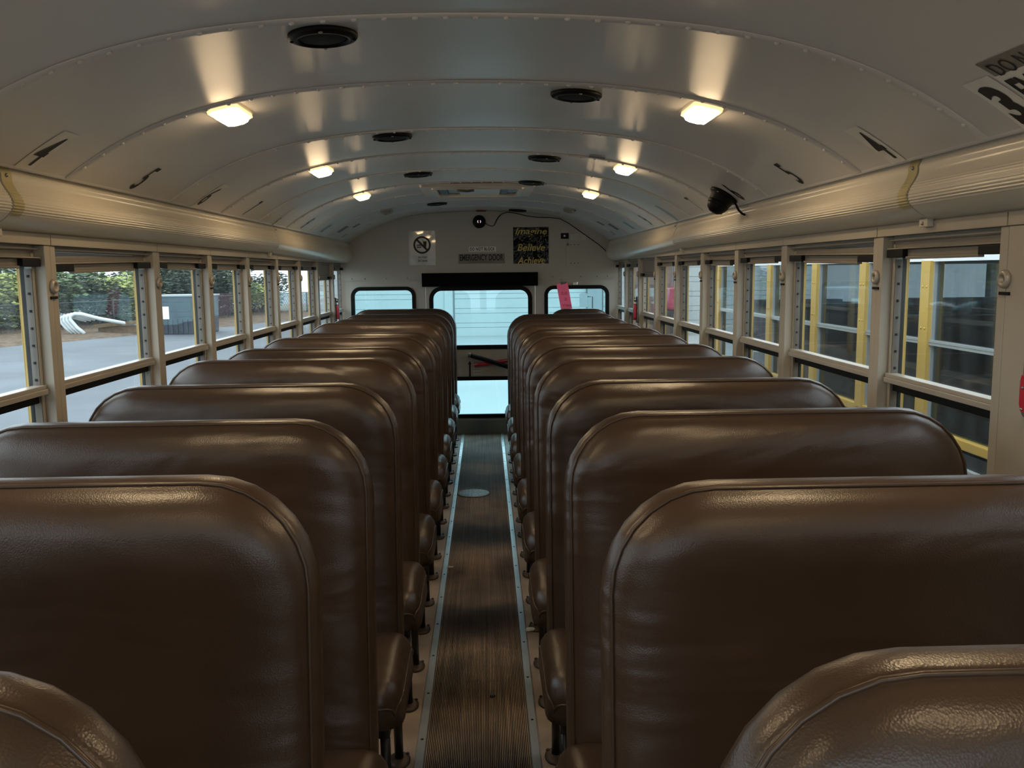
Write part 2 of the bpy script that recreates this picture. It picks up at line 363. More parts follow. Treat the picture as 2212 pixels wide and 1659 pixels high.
# ------------------------------------------------------------------ side walls, window units, posts
wn = 0
def window(sgn, k, sd, drop=0., tilt=(0, 0)):
    global wn; wn += 1
    y0, y1 = Y(k) + .035, (Y(k + 1) - .035 if k < 7 else YR - .03)
    root = empty('window_%d' % wn, (0, y0, .79)); root['kind'] = 'structure'
    names = {-1: 'nearest in view', 0: 'wide second one in view', 1: 'third from the viewer', 2: 'fourth from the viewer', 3: 'fifth from the viewer', 4: 'sixth from the viewer', 5: 'seventh from the viewer', 6: 'eighth from the viewer', 7: 'rearmost, next to the rear wall',
             -2: 'just beside the viewer', -3: 'first behind the viewer', -4: 'second behind the viewer', -5: 'third behind the viewer', -6: 'frontmost'}
    root['label'] = f'tan framed sliding window on the {sd} side, {names[k]}'; root['category'] = 'window'
    X = lambda a: sgn * a
    def B(mb, xa, xb, ya, yb, za, zb, t=False):
        w = y1 - y0
        if t:
            f = lambda yy: -drop + tilt[0] + (tilt[1] - tilt[0]) * (yy - y0) / w
            mb.box(X(xa), X(xb), ya, yb, za, zb, f(ya), f(yb))
        else: mb.box(X(xa), X(xb), ya, yb, za, zb)
    def bld(mb, nm, m, bev=.0015):
        o = mb.build(nm, m, None, bevel=bev); o.parent = root; o.matrix_parent_inverse = Matrix.Translation((0, -y0, -.79)); return o
    # frame: header cover strip, top channel, sill, jamb tracks
    mb = MB(); B(mb, 1.146, 1.215, Y(k) + .002, (Y(k + 1) if k < 7 else YR) - .002, 1.488, 1.517)
    bld(mb, 'header_strip', M['frame'])
    mb = MB(); B(mb, 1.180, 1.210, y0, y1, 1.4735, 1.488); B(mb, 1.166, 1.18, y0, y1, 1.476, 1.479)
    B(mb, 1.165, 1.21, y0, y1, .775, .80); B(mb, 1.178, 1.199, y1 - .014, y1, .80, 1.467); B(mb, 1.178, 1.199, y0, y0 + .014, .80, 1.467)
    mb.cur = 1
    if drop == 0: B(mb, 1.1795, 1.1985, y1 - .017, y1 - .0135, .82, 1.425)
    mb.cur = 2
    for z in [1.405 - .047 * i for i in range(7)]: mb.cbox((X(1.189), y1 - .0175, z), .006, .003, .0065)
    bld(mb, 'window_frame', [M['frame'], M['frame_d'], M['hole']], 0)
    # upper sash top rail
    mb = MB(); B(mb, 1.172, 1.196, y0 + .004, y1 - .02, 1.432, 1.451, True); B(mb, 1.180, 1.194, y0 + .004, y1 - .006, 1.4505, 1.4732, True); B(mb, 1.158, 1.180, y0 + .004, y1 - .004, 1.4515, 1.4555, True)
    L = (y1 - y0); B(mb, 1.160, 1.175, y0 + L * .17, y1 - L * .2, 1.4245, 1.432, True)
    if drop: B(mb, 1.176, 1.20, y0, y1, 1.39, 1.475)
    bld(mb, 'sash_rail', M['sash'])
    for ya, yb in ((y0 + .004, y0 + .004 + L * .16), (y1 - .004 - L * .17, y1 - .004)):
        mb = MB(); B(mb, 1.158, 1.196, ya, yb, 1.430, 1.4505, True)
        bld(mb, 'sash_latch', M['blackp'])
    mb = MB(); B(mb, 1.188, 1.192, y0 + .0145, y1 - .0145, 1.10, 1.432, True); bld(mb, 'upper_pane', M['glass'], 0)
    mb = MB(); B(mb, 1.199, 1.2095, y1 - .0155, y1, .80, 1.467); B(mb, 1.199, 1.2095, y0, y0 + .0155, .80, 1.467)
    B(mb, 1.186, 1.208, y0 + .0145, y1 - .0145, 1.059, 1.0825); bld(mb, 'gasket', M['rubber'], 0)
    mb = MB(); B(mb, 1.164, 1.204, y0 + .004, y1 - .004, 1.0825, 1.097); B(mb, 1.168, 1.200, y0 + .004, y1 - .004, 1.097, 1.108); bld(mb, 'meeting_rail', M['rail'], .002)
    mb = MB(); B(mb, 1.200, 1.204, y0 + .0145, y1 - .0145, .80, 1.06); bld(mb, 'lower_pane', M['glass'], 0)
    return root
for sgn, sd in ((-1, 'left'), (1, 'right')):
    X = lambda a: sgn * a
    # lower wall, behind-duct upper wall
    mb = MB(); mb.box(X(1.17), X(1.23), YF - .02, YR + .03, -.3, .775); mb.box(X(1.218), X(1.234), YF - .02, YR + .03, 1.50, 1.60)
    mb.box(X(1.15), X(1.218), YF, YR, 1.517, 1.53)
    struct(mb.build('wall_' + sd, M['walls']), f'{sd} bus side wall below the windows', 'wall')
    for k in range(-6, 8):
        if k == -2 and sgn > 0: pass
        drop = .07 if (sgn < 0 and k == 6) or (sgn > 0 and k == 5) else 0
        tilt = (0, 0)
        if k == 0: tilt = (-.015, -.0005) if sgn < 0 else (-.012, .0)
        if k == 2 and sgn > 0: tilt = (-.007, 0)
        window(sgn, k, sd, drop, tilt)
    # posts
    for k in range(-5, 8):
        yk = Y(k); wd = .032
        root = empty('trim_%d' % (k + 6 + (20 if sgn > 0 else 0)), (0, yk, .79)); root['kind'] = 'structure'; root['category'] = 'window post'
        root['label'] = f'tan metal window post on the {sd} side, ' + {-1: 'nearest in view', 0: 'second in view, before the wide window', 1: 'third in view, past the wide window', 2: 'fourth in view', 3: 'fifth in view', 4: 'sixth in view', 5: 'seventh in view', 6: 'eighth in view', 7: 'last before the rear wall', -2: 'beside the viewer', -3: 'first behind the viewer', -4: 'second behind the viewer', -5: 'third behind the viewer'}[k]
        inv = Matrix.Translation((0, -yk, -.79))
        def bl(mb, nm, m, bev=.002):
            o = mb.build(nm, m, None, bevel=bev); o.parent = root; o.matrix_parent_inverse = inv; return o
        near = .13 if (sgn > 0 and k == -1) else wd
        mb = MB(); mb.box(X(1.150), X(1.216), yk - near, yk - .002, .78, 1.4875); mb.box(X(1.152), X(1.216), yk + .002, yk + wd, .78, 1.4875)
        bl(mb, 'post_flange', M['frame'])
        mb = MB(); mb.box(X(1.158), X(1.214), yk - .002, yk + .002, .78, 1.51); bl(mb, 'seam_gap', M['hole'], 0)
        mb = MB(); mb.box(X(1.2165), X(1.2195), yk - .050, yk + .050, .72, 1.52); mb.box(X(1.2105), X(1.2165), yk - .050, yk - .036, .78, 1.48); mb.box(X(1.2105), X(1.2165), yk + .036, yk + .050, .78, 1.48); bl(mb, 'outer_post', M['yellow'])
        mb = MB(); q = Matrix.Translation((X(1.146), yk, 1.376)) @ Matrix.Rotation(sgn * -PI / 2, 4, 'Y')
        mb.lathe([(.008, -.004), (.008, .003), (.011, .006), (.016, .006), (.020, .002), (.020, -.004)], 20, q); bl(mb, 'post_ring', M['rail'], 0)
        if k in (-1, 0, 2, 3, 4) or (sgn > 0 and k in (1, 5)):
            mb = MB(); mb.box(X(1.146), X(1.151), yk - .019, yk + .017, 1.342, 1.349); bl(mb, 'black_tab', M['blackp'], 0)

# ------------------------------------------------------------------ overhead duct covers
def duct_profile(lo=False):
    base = [(1.108, 1.667), (1.106, 1.658), (1.101, 1.648), (1.1005, 1.632), (1.094, 1.616), (1.086, 1.602), (1.080, 1.590), (1.077, 1.578), (1.0785, 1.566), (1.086, 1.553), (1.097, 1.542), (1.110, 1.533), (1.126, 1.525), (1.147, 1.519)]
    # smooth by Catmull-Rom, then add fine ribs on the belly
    pts = []
    for i in range(len(base) - 1):
        p0, p1, p2, p3 = base[max(i - 1, 0)], base[i], base[i + 1], base[min(i + 2, len(base) - 1)]
        for t in [j / 6 for j in range(6)]:
            f = lambda a, b, c, d: .5 * (2 * b + (c - a) * t + (2 * a - 5 * b + 4 * c - d) * t * t + (3 * b - a - 3 * c + d) * t ** 3)
            pts.append((f(p0[0], p1[0], p2[0], p3[0]), f(p0[1], p1[1], p2[1], p3[1])))
    pts.append(base[-1])
    if lo: pts = [(x, z - .03 * max(0, min(1, (1.60 - z) / .06))) for x, z in pts]
    return pts
def ribs(pts, z0=1.548, z1=1.612, pitch=.0072, amp=.0026):
    o = []
    dense = []
    for i in range(len(pts) - 1):
        (xa, za), (xb, zb) = pts[i], pts[i + 1]; n = max(1, int(math.hypot(xb - xa, zb - za) / .0011))
        dense += [(xa + (xb - xa) * j / n, za + (zb - za) * j / n) for j in range(n)]
    dense.append(pts[-1]); s = 0
    for i, (x, z) in enumerate(dense):
        if i: s += math.hypot(x - dense[i - 1][0], z - dense[i - 1][1])
        if z0 < z < z1:
            e = min(1, (z - z0) / .012, (z1 - z) / .02); x = x - amp * e * (.5 + .5 * math.cos(2 * PI * s / pitch))
        o.append((x, z))
    return o
DJ = [YF, .0, 2.14, 4.85, YR - .008]
for sgn, sd in ((-1, 'left'), (1, 'right')):
    for i in range(4):
        lo = i == 3; pr = duct_profile(); pr2 = ribs(pr) if not lo else pr
        ya, yb = DJ[i] + .0025, DJ[i + 1] - .0025
        place = ['behind the camera', 'nearest', 'long middle', 'rearmost smooth'][i]
        root = empty('overhead_duct', (sgn * 1.15, ya, 1.52)); inv = root.matrix_basis.inverted()
        tag(root, f'cream {"ribbed " if i < 3 else ""}overhead duct cover above the {sd} windows, {place} section', 'duct cover', 'overhead duct covers')
        mb = MB(); mb.smooth = True; n = len(pr2)
        pe = duct_profile(True) if lo else pr2
        mb.add([(sgn * x, ya, z) for x, z in pr2] + [(sgn * x, yb, z) for x, z in pe], [(j, j + 1, n + j + 1, n + j) for j in range(n - 1)])
        # thickness at the ends
        pin = [(x + .008, z) for x, z in pr2]
        for yy in (ya,): mb.smooth = False; mb.add([(sgn * x, yy, z) for x, z in pr2] + [(sgn * x, yy, z) for x, z in pin], [(j, j + 1, n + j + 1, n + j) for j in range(n - 1)])
        o = mb.build('cover', M['duct']); o.parent = root; o.matrix_parent_inverse = Matrix.Translation((-sgn * 1.15, -ya, -1.52))
        if i in (2, 3):
            # yellowed clip band wrapping the joint's near end, and the lower tab
            mb = MB(); mb.smooth = True; w = .05 if i == 2 else .012
            pb = [(x - .0012, z) for x, z in (ribs(pr) if i == 2 else pr) if 1.548 < z < 1.665]; m = len(pb)
            mb.add([(sgn * x, ya + .0015, z) for x, z in pb] + [(sgn * x, ya + w, z) for x, z in pb], [(j, j + 1, m + j + 1, m + j) for j in range(m - 1)])
            mb.smooth = False; c = mb.build('clip_band', M['tape'] if i == 2 else M['duct']); c.parent = root; c.matrix_parent_inverse = o.matrix_parent_inverse.copy()
            mb = MB(); mb.cbox((sgn * 1.138, ya + .022, 1.512), .016, .042, .02); c = mb.build('lower_tab', M['hatchw'], None, bevel=.002); c.parent = root; c.matrix_parent_inverse = o.matrix_parent_inverse.copy()
            for a_, z_ in ((1.130, 1.511), (1.099, 1.645)):
                mb = MB(); mb.dome((sgn * a_, ya + .024, z_), .005, .004, (-sgn, 0, 0), 10)
                c = mb.build('screw', M['steel']); c.parent = root; c.matrix_parent_inverse = o.matrix_parent_inverse.copy()
    # continuous dark backing inside the duct
    mb = MB(); mb.add([(sgn * 1.13, YF, 1.69), (sgn * 1.13, YR, 1.69), (sgn * 1.165, YR, 1.525), (sgn * 1.165, YF, 1.525)], [(0, 1, 2, 3)])
    struct(mb.build('trim_%d' % (50 if sgn < 0 else 51), M['hole']), f'dark backing strip behind the {sd} overhead duct', 'trim')

# ------------------------------------------------------------------ rear wall with windows and emergency door
def arch(o=.02, zb=-.05, wx=1.215):
    p = [(-wx, zb), (wx, zb), (wx, 1.5)]
    for i in range(21): x = 1.13 - 2.26 * i / 20; p.append((x, cz(x * .97) + o))
    p.append((-wx, 1.5)); return p
door = [(-.472, .126), (.472, .126), (.472, 1.33), (-.472, 1.33)]
hl = rrect(-1.10, -.56, .86, 1.281, .075); hr = rrect(.553, 1.10, .86, 1.276, .075)
mb = plate_holes(arch(), [door, hl, hr], YR, YR + .05)
wr = struct(mb.build('wall_rear', M['wallb']), 'off-white rear bulkhead of the bus with arched top', 'wall')
mb = MB()   # upper overlay panel with its lower seam
up = [(-1.145, 1.340), (1.147, 1.340), (1.147, 1.50)] + [(1.10 - 2.2 * i / 20, cz((1.10 - 2.2 * i / 20) * .97) - .005) for i in range(21)] + [(-1.145, 1.50)]
mb.prism(up, YR - .012, YR - .0005); o = mb.build('upper_panel', M['wallb'], wr)
for x in (-1.09, -.98, -.80, -.62, .62, .86, 1.0, 1.09): mb = MB(); mb.dome((x, YR - .012, 1.356), .006, .003, (0, -1, 0), 8); mb.build('panel_rivet', M['faint'], wr)
mb = MB(); mb.box(-.5, .5, YR - .03, YR - .0005, .0, .126); mb.build('door_riser', M['riser'], wr, bevel=.004)
def gasket(name, x0, x1, z0, z1, r, w, parent, y=YR - .012, d=.03):
    mb = plate_holes(rrect(x0 - .006, x1 + .006, z0 - .006, z1 + .006, r + .006), [rrect(x0 + w, x1 - w, z0 + w, z1 - w, max(.02, r - w))], y, y + d)
    o = mb.build(name, M['rubber'], parent, bevel=.003); return o
def pane(name, x0, x1, z0, z1, r, parent, y=YR + .004):
    mb = MB(); mb.prism(rrect(x0 + .012, x1 - .012, z0 + .012, z1 - .012, r), y, y + .004); return mb.build(name, M['gback'], parent)
for nm, (x0, x1, z0, z1), lb in (('window_%d' % (wn + 1), (-1.10, -.56, .86, 1.281), 'left'), ('window_%d' % (wn + 2), (.553, 1.10, .86, 1.276), 'right')):
    r = empty(nm); struct(r, f'rounded rear window {lb} of the emergency door in black rubber', 'window')
    gasket('gasket', x0, x1, z0, z1, .075, .026, r); pane('pane', x0, x1, z0, z1, .06, r)
d = empty('door_1'); struct(d, 'off-white rear emergency door with upper and lower windows', 'door')
mb = plate_holes([(-.468, .130), (.468, .130), (.468, 1.326), (-.468, 1.326)], [rrect(-.434, .437, .749, 1.277, .10), rrect(-.36, .36, .148, .500, .05)], YR - .004, YR + .045)
mb.build('door_panel', M['wallb'], d)
gasket('upper_gasket', -.434, .437, .749, 1.277, .10, .030, d, YR - .016); pane('upper_pane', -.434, .437, .749, 1.277, .08, d)
gasket('lower_gasket', -.36, .36, .148, .500, .05, .028, d, YR - .016); pane('lower_pane', -.36, .36, .148, .500, .03, d)
mb = MB(); mb.tube([(-.104, YR - .05, .696), (.02, YR - .055, .660), (.25, YR - .055, .583)], .019, 12); mb.build('padded_bar', M['blackp'], d)
mb = MB(); mb.tube([(-.112, YR - .05, .699), (-.092, YR - .051, .693)], .0215, 12); mb.tube([(-.10, YR - .05, .696), (-.10, YR - .003, .696)], .012, 10); mb.build('bar_ferrule', M['grime'], d)
mb = MB(); mb.tube([(-.061, YR - .028, .607), (.02, YR - .03, .615), (.26, YR - .03, .648)], .017, 12); mb.tube([(-.055, YR - .028, .608), (-.055, YR - .003, .608)], .01, 8); mb.build('red_handle', M['red'], d)
mb = MB(); mb.prism([(-.110, .503), (-.094, .503), (-.094, .612), (-.086, .612), (-.102, .644), (-.119, .612), (-.110, .612)], YR - .0062, YR - .0045); mb.build('arrow_decal', M['ink'], d)
def wall_text(body, cx, cz_, w, h, m, parent, y, name='lettering', mirror=1, **kw):
    vs, fs = text2d(body, w, h, **kw); mb = MB(); mb.add([(cx + mirror * x, y, cz_ + z) for x, z in vs], fs); return mb.build(name, m, parent)
mb = MB(); mb.box(-.075, -.005, YR - .0058, YR - .0045, .520, .577); st = mb.build('instruction_decal', M['notice'], d)
wall_text('PULL UP HANDLE', -.040, .566, .056, .010, M['ink'], st, YR - .0066, bold=.02)
wall_text('PUSH OUT DOOR', -.038, .541, .052, .010, M['ink'], st, YR - .0066, bold=.02)
wall_text('EMERGENCY', -.035, .629, .055, .008, M['redd'], d, YR - .0062)
mb = MB(); mb.box(-.198, -.168, YR - .0058, YR - .0045, .515, .565); mb.build('notice_decal', M['notice'], d)

# roller shade housing
mb = MB(); mb.prism(rrect(YR - .085, YR - .0125, 1.283, 1.398, .012, 3), -.494, .489, 'x'); sh = tag(mb.build('shade_housing', M['shade'], None, bevel=.002), 'long black shade box above the rear emergency door', 'shade box')
# rear signs
def card(name, x0, x1, z0, z1, m, label, cat, th=.002, y=YR - .0125, group=None):
    mb = MB(); mb.box(x0, x1, y - th, y, z0, z1); return tag(mb.build(name, m), label, cat, group)
yy = YR - .0125
s = card('no_food_sign', -.599, -.376, 1.468, 1.755, M['wsheet'], 'laminated no food or drink sign on the rear wall, left of the door', 'sign')
cx_, cz_ = -.489, 1.636
mb = MB()
ring = [(cx_ + .074 * math.cos(2 * PI * i / 40), cz_ + .074 * math.sin(2 * PI * i / 40)) for i in range(40)]
rin = [(cx_ + .058 * math.cos(2 * PI * i / 40), cz_ + .058 * math.sin(2 * PI * i / 40)) for i in range(40)]
mb.add([(x, yy - .003, z) for x, z in ring + rin], [(i, (i + 1) % 40, 40 + (i + 1) % 40, 40 + i) for i in range(40)])
c45 = math.cos(PI / 4) * .062; w45 = .006
mb.add([(cx_ - c45 - w45, yy - .003, cz_ + c45 - w45), (cx_ - c45 + w45, yy - .003, cz_ + c45 + w45), (cx_ + c45 + w45, yy - .003, cz_ - c45 + w45), (cx_ + c45 - w45, yy - .003, cz_ - c45 - w45)], [(0, 1, 2, 3)])
mb.build('prohibition_ring', M['ink'], s)
mb = MB()
mb.add([(cx_ + a, yy - .0034, cz_ + b) for a, b in [(.008, .030), (.040, .030), (.034, -.022), (.016, -.022)]], [(0, 1, 2, 3)])
mb.add([(cx_ + a, yy - .0034, cz_ + b) for a, b in [(.012, .030), (.006, .048), (.003, .047), (.009, .030)]], [(0, 1, 2, 3)])
for b0, b1, r in ((-.004, .004, .020), (-.012, -.008, .022), (-.024, -.016, .020)): mb.add([(cx_ - .026 + a, yy - .0034, cz_ + b) for a, b in [(-r, b0), (r, b0), (r * .9, b1), (-r * .9, b1)]], [(0, 1, 2, 3)])
mb.build('burger_and_cup_icon', M['ink'], s)
wall_text('NO FOOD', -.486, 1.532, .075, .018, M['ink'], s, yy - .003, bold=.02); wall_text('OR DRINK', -.486, 1.503, .082, .018, M['ink'], s, yy - .003, bold=.02)
s = card('do_not_block_sign', -.094, .137, 1.577, 1.617, M['white'], 'small white DO NOT BLOCK sticker above the emergency door sticker', 'sign', .001)
wall_text('DO NOT BLOCK', .0215, 1.597, .212, .028, M['ink'], s, yy - .0016, spacing=1.15, bold=.03)
s = card('emergency_door_sign', -.184, .211, 1.474, 1.559, M['greyst'], 'grey EMERGENCY DOOR sticker on the rear wall above the shade box', 'sign', .001)
wall_text('EMERGENCY DOOR', .0135, 1.526, .372, .054, M['ink'], s, yy - .0016, bold=.03)
wall_text('DO NOT OPEN WHILE BUS IS IN MOTION', .0135, 1.489, .22, .008, M['ink'], s, yy - .0016)
s = card('foil_poster', .284, .586, 1.470, 1.777, M['foil'], 'square black foil poster with gold handwriting on the rear wall', 'poster')
for body, zc, w in (('Imagine', 1.735, .27), ('Believe', 1.607, .235), ('Achieve', 1.497, .235)):
    wall_text(body, .437, zc, w, .058 if body != 'Imagine' else .066, M['gold'], s, yy - .0032, shear=.25, bold=.012)
s = card('black_plaque', .690, .757, 1.676, 1.724, M['blackp'], 'small black plaque with a white dot on the rear wall', 'plaque', .004)
mb = MB(); mb.lathe([(.009, 0), (.007, .0008), (.0001, .001)], 12, Matrix.Translation((.722, yy - .004, 1.701)) @ Matrix.Rotation(PI / 2, 4, 'X')); mb.build('white_dot', M['white'], s)
s = card('paper_notice', .700, .752, 1.730, 1.762, M['notice'], 'tiny pale printed notice above the black plaque', 'notice', .0008)
for z in (1.755, 1.747, 1.739): wall_text('IIIIIII IIIII IIIIII', .726, z, .040, .004, M['faint'], s, yy - .0013, 'print_line')
s = card('access_panel', .737, .876, 1.436, 1.655, M['wallb'], 'off-white screwed access panel on the rear wall, right of the poster', 'panel', .004)
for x, z in ((.775, 1.47), (.806, 1.47), (.837, 1.47), (.775, 1.625), (.806, 1.627), (.840, 1.625)): mb = MB(); mb.dome((x, yy - .004, z), .004, .002, (0, -1, 0), 8); mb.build('screw', M['hole'], s)
mb = MB(); mb.box(.741, .757, yy - .012, yy - .004, 1.618, 1.638); mb.build('latch_knob', M['grime'], s, bevel=.002)
s = card('printed_label', .770, .905, 1.662, 1.712, M['notice'], 'pale printed label just above the access panel', 'label', .0008)
for z in (1.700, 1.688, 1.674): wall_text('IIIIII IIII IIIII', .836, z, .07, .004, M['faint'], s, yy - .0013, 'print_line')
# clip and paper slip
r = empty('binder_clip', (.705, YR - .01, 1.29)); tag(r, 'small dark bulldog clip pinching the pink slip at the rear right window', 'clip')
mb = MB(); mb.cbox((.008, -.012, .010), .052, .016, .020, Matrix.Rotation(-.1, 3, 'Y')); mb.build('jaw', M['grime'], r, bevel=.003)
mb = MB(); mb.tube([(-.012 + .013 * math.cos(a), -.018, .036 + .015 * math.sin(a)) for a in [2 * PI * i / 16 for i in range(16)]], .003, 6, closed=True); mb.build('wire_loop', M['steel'], r)
mb = MB(); v = []
for i in range(9):
    t = i / 8; z = 1.300 - .255 * t; yq = YR - .026 - .02 * math.sin(t * 2.2); xo = .650 + .042 * t
    v += [(xo, yq, z - .006), (xo + .096, yq - .004, z + .004)]
mb.smooth = True; mb.add(v, [(2 * i, 2 * i + 1, 2 * i + 3, 2 * i + 2) for i in range(8)])
p = tag(mb.build('pink_slip', M['pink']), 'long bright pink paper slip hanging over the rear right window', 'paper slip')
for body, x, z, w in (('BUS', .713, 1.215, .050), ('IS', .727, 1.165, .022), ('EMPTY', .737, 1.108, .078)):
    wall_text(body, x, z, w, .026, M['pinkink'], p, YR - .0525, mirror=-1)
mb = MB(); mb.box(.796, .838, YR - .012, YR - .001, 1.283, 1.310); mb.box(.829, .838, YR - .024, YR - .012, 1.283, 1.312); tag(mb.build('latch_bracket', M['chrome'], None, bevel=.002), 'small silver bracket on the rear wall above the right window', 'bracket')

# rear camera and its cable
r = empty('rear_camera', (-.002, YR - .0125, 1.826)); tag(r, 'round black dome camera on the rear wall under the ceiling', 'camera')
q = Matrix.Rotation(PI / 2, 4, 'X')
mb = MB(); mb.lathe([(.055, 0), (.055, .012), (.050, .02), (.040, .03), (.026, .046), (.0001, .052)], 32, q); mb.build('dome', M['blackp'], r)
for sx in (-1, 1): mb = MB(); mb.tube([(sx * (.008 + .005 * math.sin(PI * i / 6)), -.0535, -.012 + .02 * i / 6) for i in range(7)], .0022, 6); mb.build('infrared_led', M['iris'], r)
cab = [(1049, 482), ]
pts = [(.050, 1.812), (.075, 1.796), (.105, 1.787), (.125, 1.795), (.141, 1.829), (.165, 1.868), (.195, 1.892), (.245, 1.903), (.31, 1.893), (.40, 1.870), (.50, 1.857), (.60, 1.855), (.68, 1.845), (.75, 1.81), (.85, 1.74), (.95, 1.67), (1.02, 1.62), (1.075, 1.57)]
mb = MB(); mb.tube([(x, YR - .02, z) for x, z in pts], [.0045 if 3 < i < 6 else .0032 for i in range(len(pts))], 8); tag(mb.build('camera_cable', M['blackp']), 'thin black cable from the rear camera to the right duct', 'cable')

# ------------------------------------------------------------------ ceiling fittings
def ceil_empty(name, x, y, d=.003):
    th = math.atan(cslope(x)); return empty(name, (x, y, cz(x) - d), (0, -th, 0))
down = Matrix.Rotation(PI, 4, 'X')
def make_speaker():
    r = empty('ceiling_speaker')
    mb = MB(); mb.lathe([(.074, -.006), (.0745, .003), (.071, .007), (.061, .010), (.055, .010), (.053, .004)], 40, down); mb.build('speaker_rim', M['blackp'], r)
    mb = MB(); mb.lathe([(.0535, -.002), (.0535, .005), (.044, .0075), (.030, .009), (.0001, .010)], 40, down)
    mb.build('speaker_grille', mat('speaker_mesh', (.010, .011, .011), .7, .0, .2, bump=(700, .5, .002)), r)
    for i in range(4):
        a = PI / 2 * i + .1; m2 = MB(); m2.dome((.066 * math.cos(a), .066 * math.sin(a), -.009), .005, .003, (0, 0, -1), 8); m2.build('screw', M['steel'] if i % 2 else M['blackp'], r)
    return r
sp = make_speaker(); first = True
spk = [(-.298, 1.955, 'nearest one, left of centre'), (.311, 2.590, 'nearest one right of centre'), (-.297, 3.352, 'second one left of centre'), (.315, 3.999, 'second one right of centre'), (-.297, 4.616, 'third one left of centre, before the hatch'), (.314, 5.073, 'third one right of centre, touching the hatch corner'), (-.305, 6.564, 'last one left, beyond the hatch'), (.317, 7.306, 'last one right, above the foil poster')]
for x, y, lb in spk:
    o = sp if first else copy_tree(sp); first = False
    o.location = (x, y, cz(x) - .004); o.rotation_euler = (0, -math.atan(cslope(x)), 0)
    tag(o, 'round black ceiling speaker, ' + lb, 'speaker', 'black speakers in the ceiling')
def make_lamp(lit):
    r = empty('dome_light')
    def hexa(w, l, z): 
        c = .016; return [(-w + c, -l, z), (w - c, -l, z), (w, -l + c, z), (w, l - c, z), (w - c, l, z), (-w + c, l, z), (-w, l - c, z), (-w, -l + c, z)]
    mb = MB(); a = hexa(.042, .098, .006); b = hexa(.042, .098, -.006); n = 8
    mb.add(a + b, [tuple(range(8)), tuple(range(15, 7, -1))] + [(i, (i + 1) % 8, 8 + (i + 1) % 8, 8 + i) for i in range(8)]); mb.build('lamp_base', M['lensrim'] if lit else M['offlens'], r)
    mb = MB(); a = hexa(.036, .088, -.0062); b = hexa(.029, .078, -.0185)
    mb.cur = 1; mb.add(a + b, [tuple(range(8))] + [(i, (i + 1) % 8, 8 + (i + 1) % 8, 8 + i) for i in range(8)]); mb.cur = 0; mb.add(b, [tuple(range(7, -1, -1))])
    mb.build('lamp_lens', [M['lens'], M['lens_side']] if lit else [M['offlens'], M['offlens']], r)
    return r
lp = {True: make_lamp(True), False: make_lamp(False)}; used = {True: False, False: False}
lam = [(2.568, True, 'nearest in view'), (3.95, True, 'second pair'), (5.235, True, 'third pair, beside the hatch'), (6.56, False, 'unlit rear pair'), (1.16, True, 'just above the camera'), (-.08, True, 'behind the camera')]
for y, lit, lb in lam:
    for sgn, sd in ((-1, 'left'), (1, 'right')):
        o = copy_tree(lp[lit]) if used[lit] else lp[lit]; used[lit] = True
        x = sgn * .673; o.location = (x, y + (.012 if sgn > 0 else 0), cz(x) - .006); o.rotation_euler = (0, -math.atan(cslope(x)), 0)
        tag(o, f'{"glowing warm" if lit else "unlit clear"} dome light on the {sd} side of the ceiling, {lb}', 'ceiling light', 'dome lights along the ceiling')
# roof hatch
r = empty('roof_hatch', (.004, 5.49, cz(0) - .004)); tag(r, 'white framed emergency roof hatch in the middle of the ceiling', 'roof hatch')
def sheet_ring(ox, oy, ix, iy, z0, z1):
    mb = plate_holes(rrect(-ox, ox, -oy, oy, .02, 3), [rrect(-ix, ix, -iy, iy, .015, 3)], z0, z1); mb.v = [(x, z, y) for x, y, z in mb.v]; return mb
sheet_ring(.335, .335, .27, .275, -.022, .0).build('hatch_frame', M['hatchw'], r, bevel=.004)
sheet_ring(.272, .277, .245, .25, -.03, -.004).build('hatch_trim', M['hatchw'], r, bevel=.003)
mb = MB(); mb.box(-.245, .245, -.25, .25, -.008, .002); mb.build('hatch_lid', M['hatchg'], r)
mb = MB(); mb.box(-.115, .135, -.19, .20, -.022, -.008); hb = mb.build('hatch_handle_plate', M['hatchw'], r, bevel=.004)
mb = MB(); mb.box(-.235, -.185, -.18, .20, -.020, -.008); mb.box(.145, .185, -.18, .20, -.020, -.008); mb.build('hatch_vent', M['hatchd'], r, bevel=.003)
mb = MB(); mb.tube([(-.12, -.26, -.035), (-.06, -.262, -.04), (-.02, -.26, -.035)], .007, 8); mb.build('hatch_release', M['hatchd'], r)
# other ceiling bits
mb = MB(); mb.cbox((0, 0, -.006), .085, .03, .012); o = mb.build('marker_lamp', M['redd'], None, bevel=.003); o.location = (.015, 7.44, cz(.015) - .001); tag(o, 'small dark red marker lamp at the rear of the ceiling above the camera', 'lamp')
mb = MB(); f = ceil_map(1, .523, 3.80); grid_patch(mb, f, .05, .07, 3, 3, off=.0055); o = tag(mb.build('ceiling_label', M['hatchd']), 'small dark rectangular label on the ceiling left of the second right lamp', 'label')
mb = MB(); mb.cbox((0, 0, -.005), .07, .03, .01); mb.cbox((0, 0, -.013), .04, .02, .008); o = mb.build('ceiling_bracket', M['steel'], None, bevel=.002); o.location = (.615, 7.02, cz(.615) - .002); o.rotation_euler = (0, -math.atan(cslope(.615)), 0); tag(o, 'small metal bracket on the ceiling right of the rear camera cable', 'bracket')

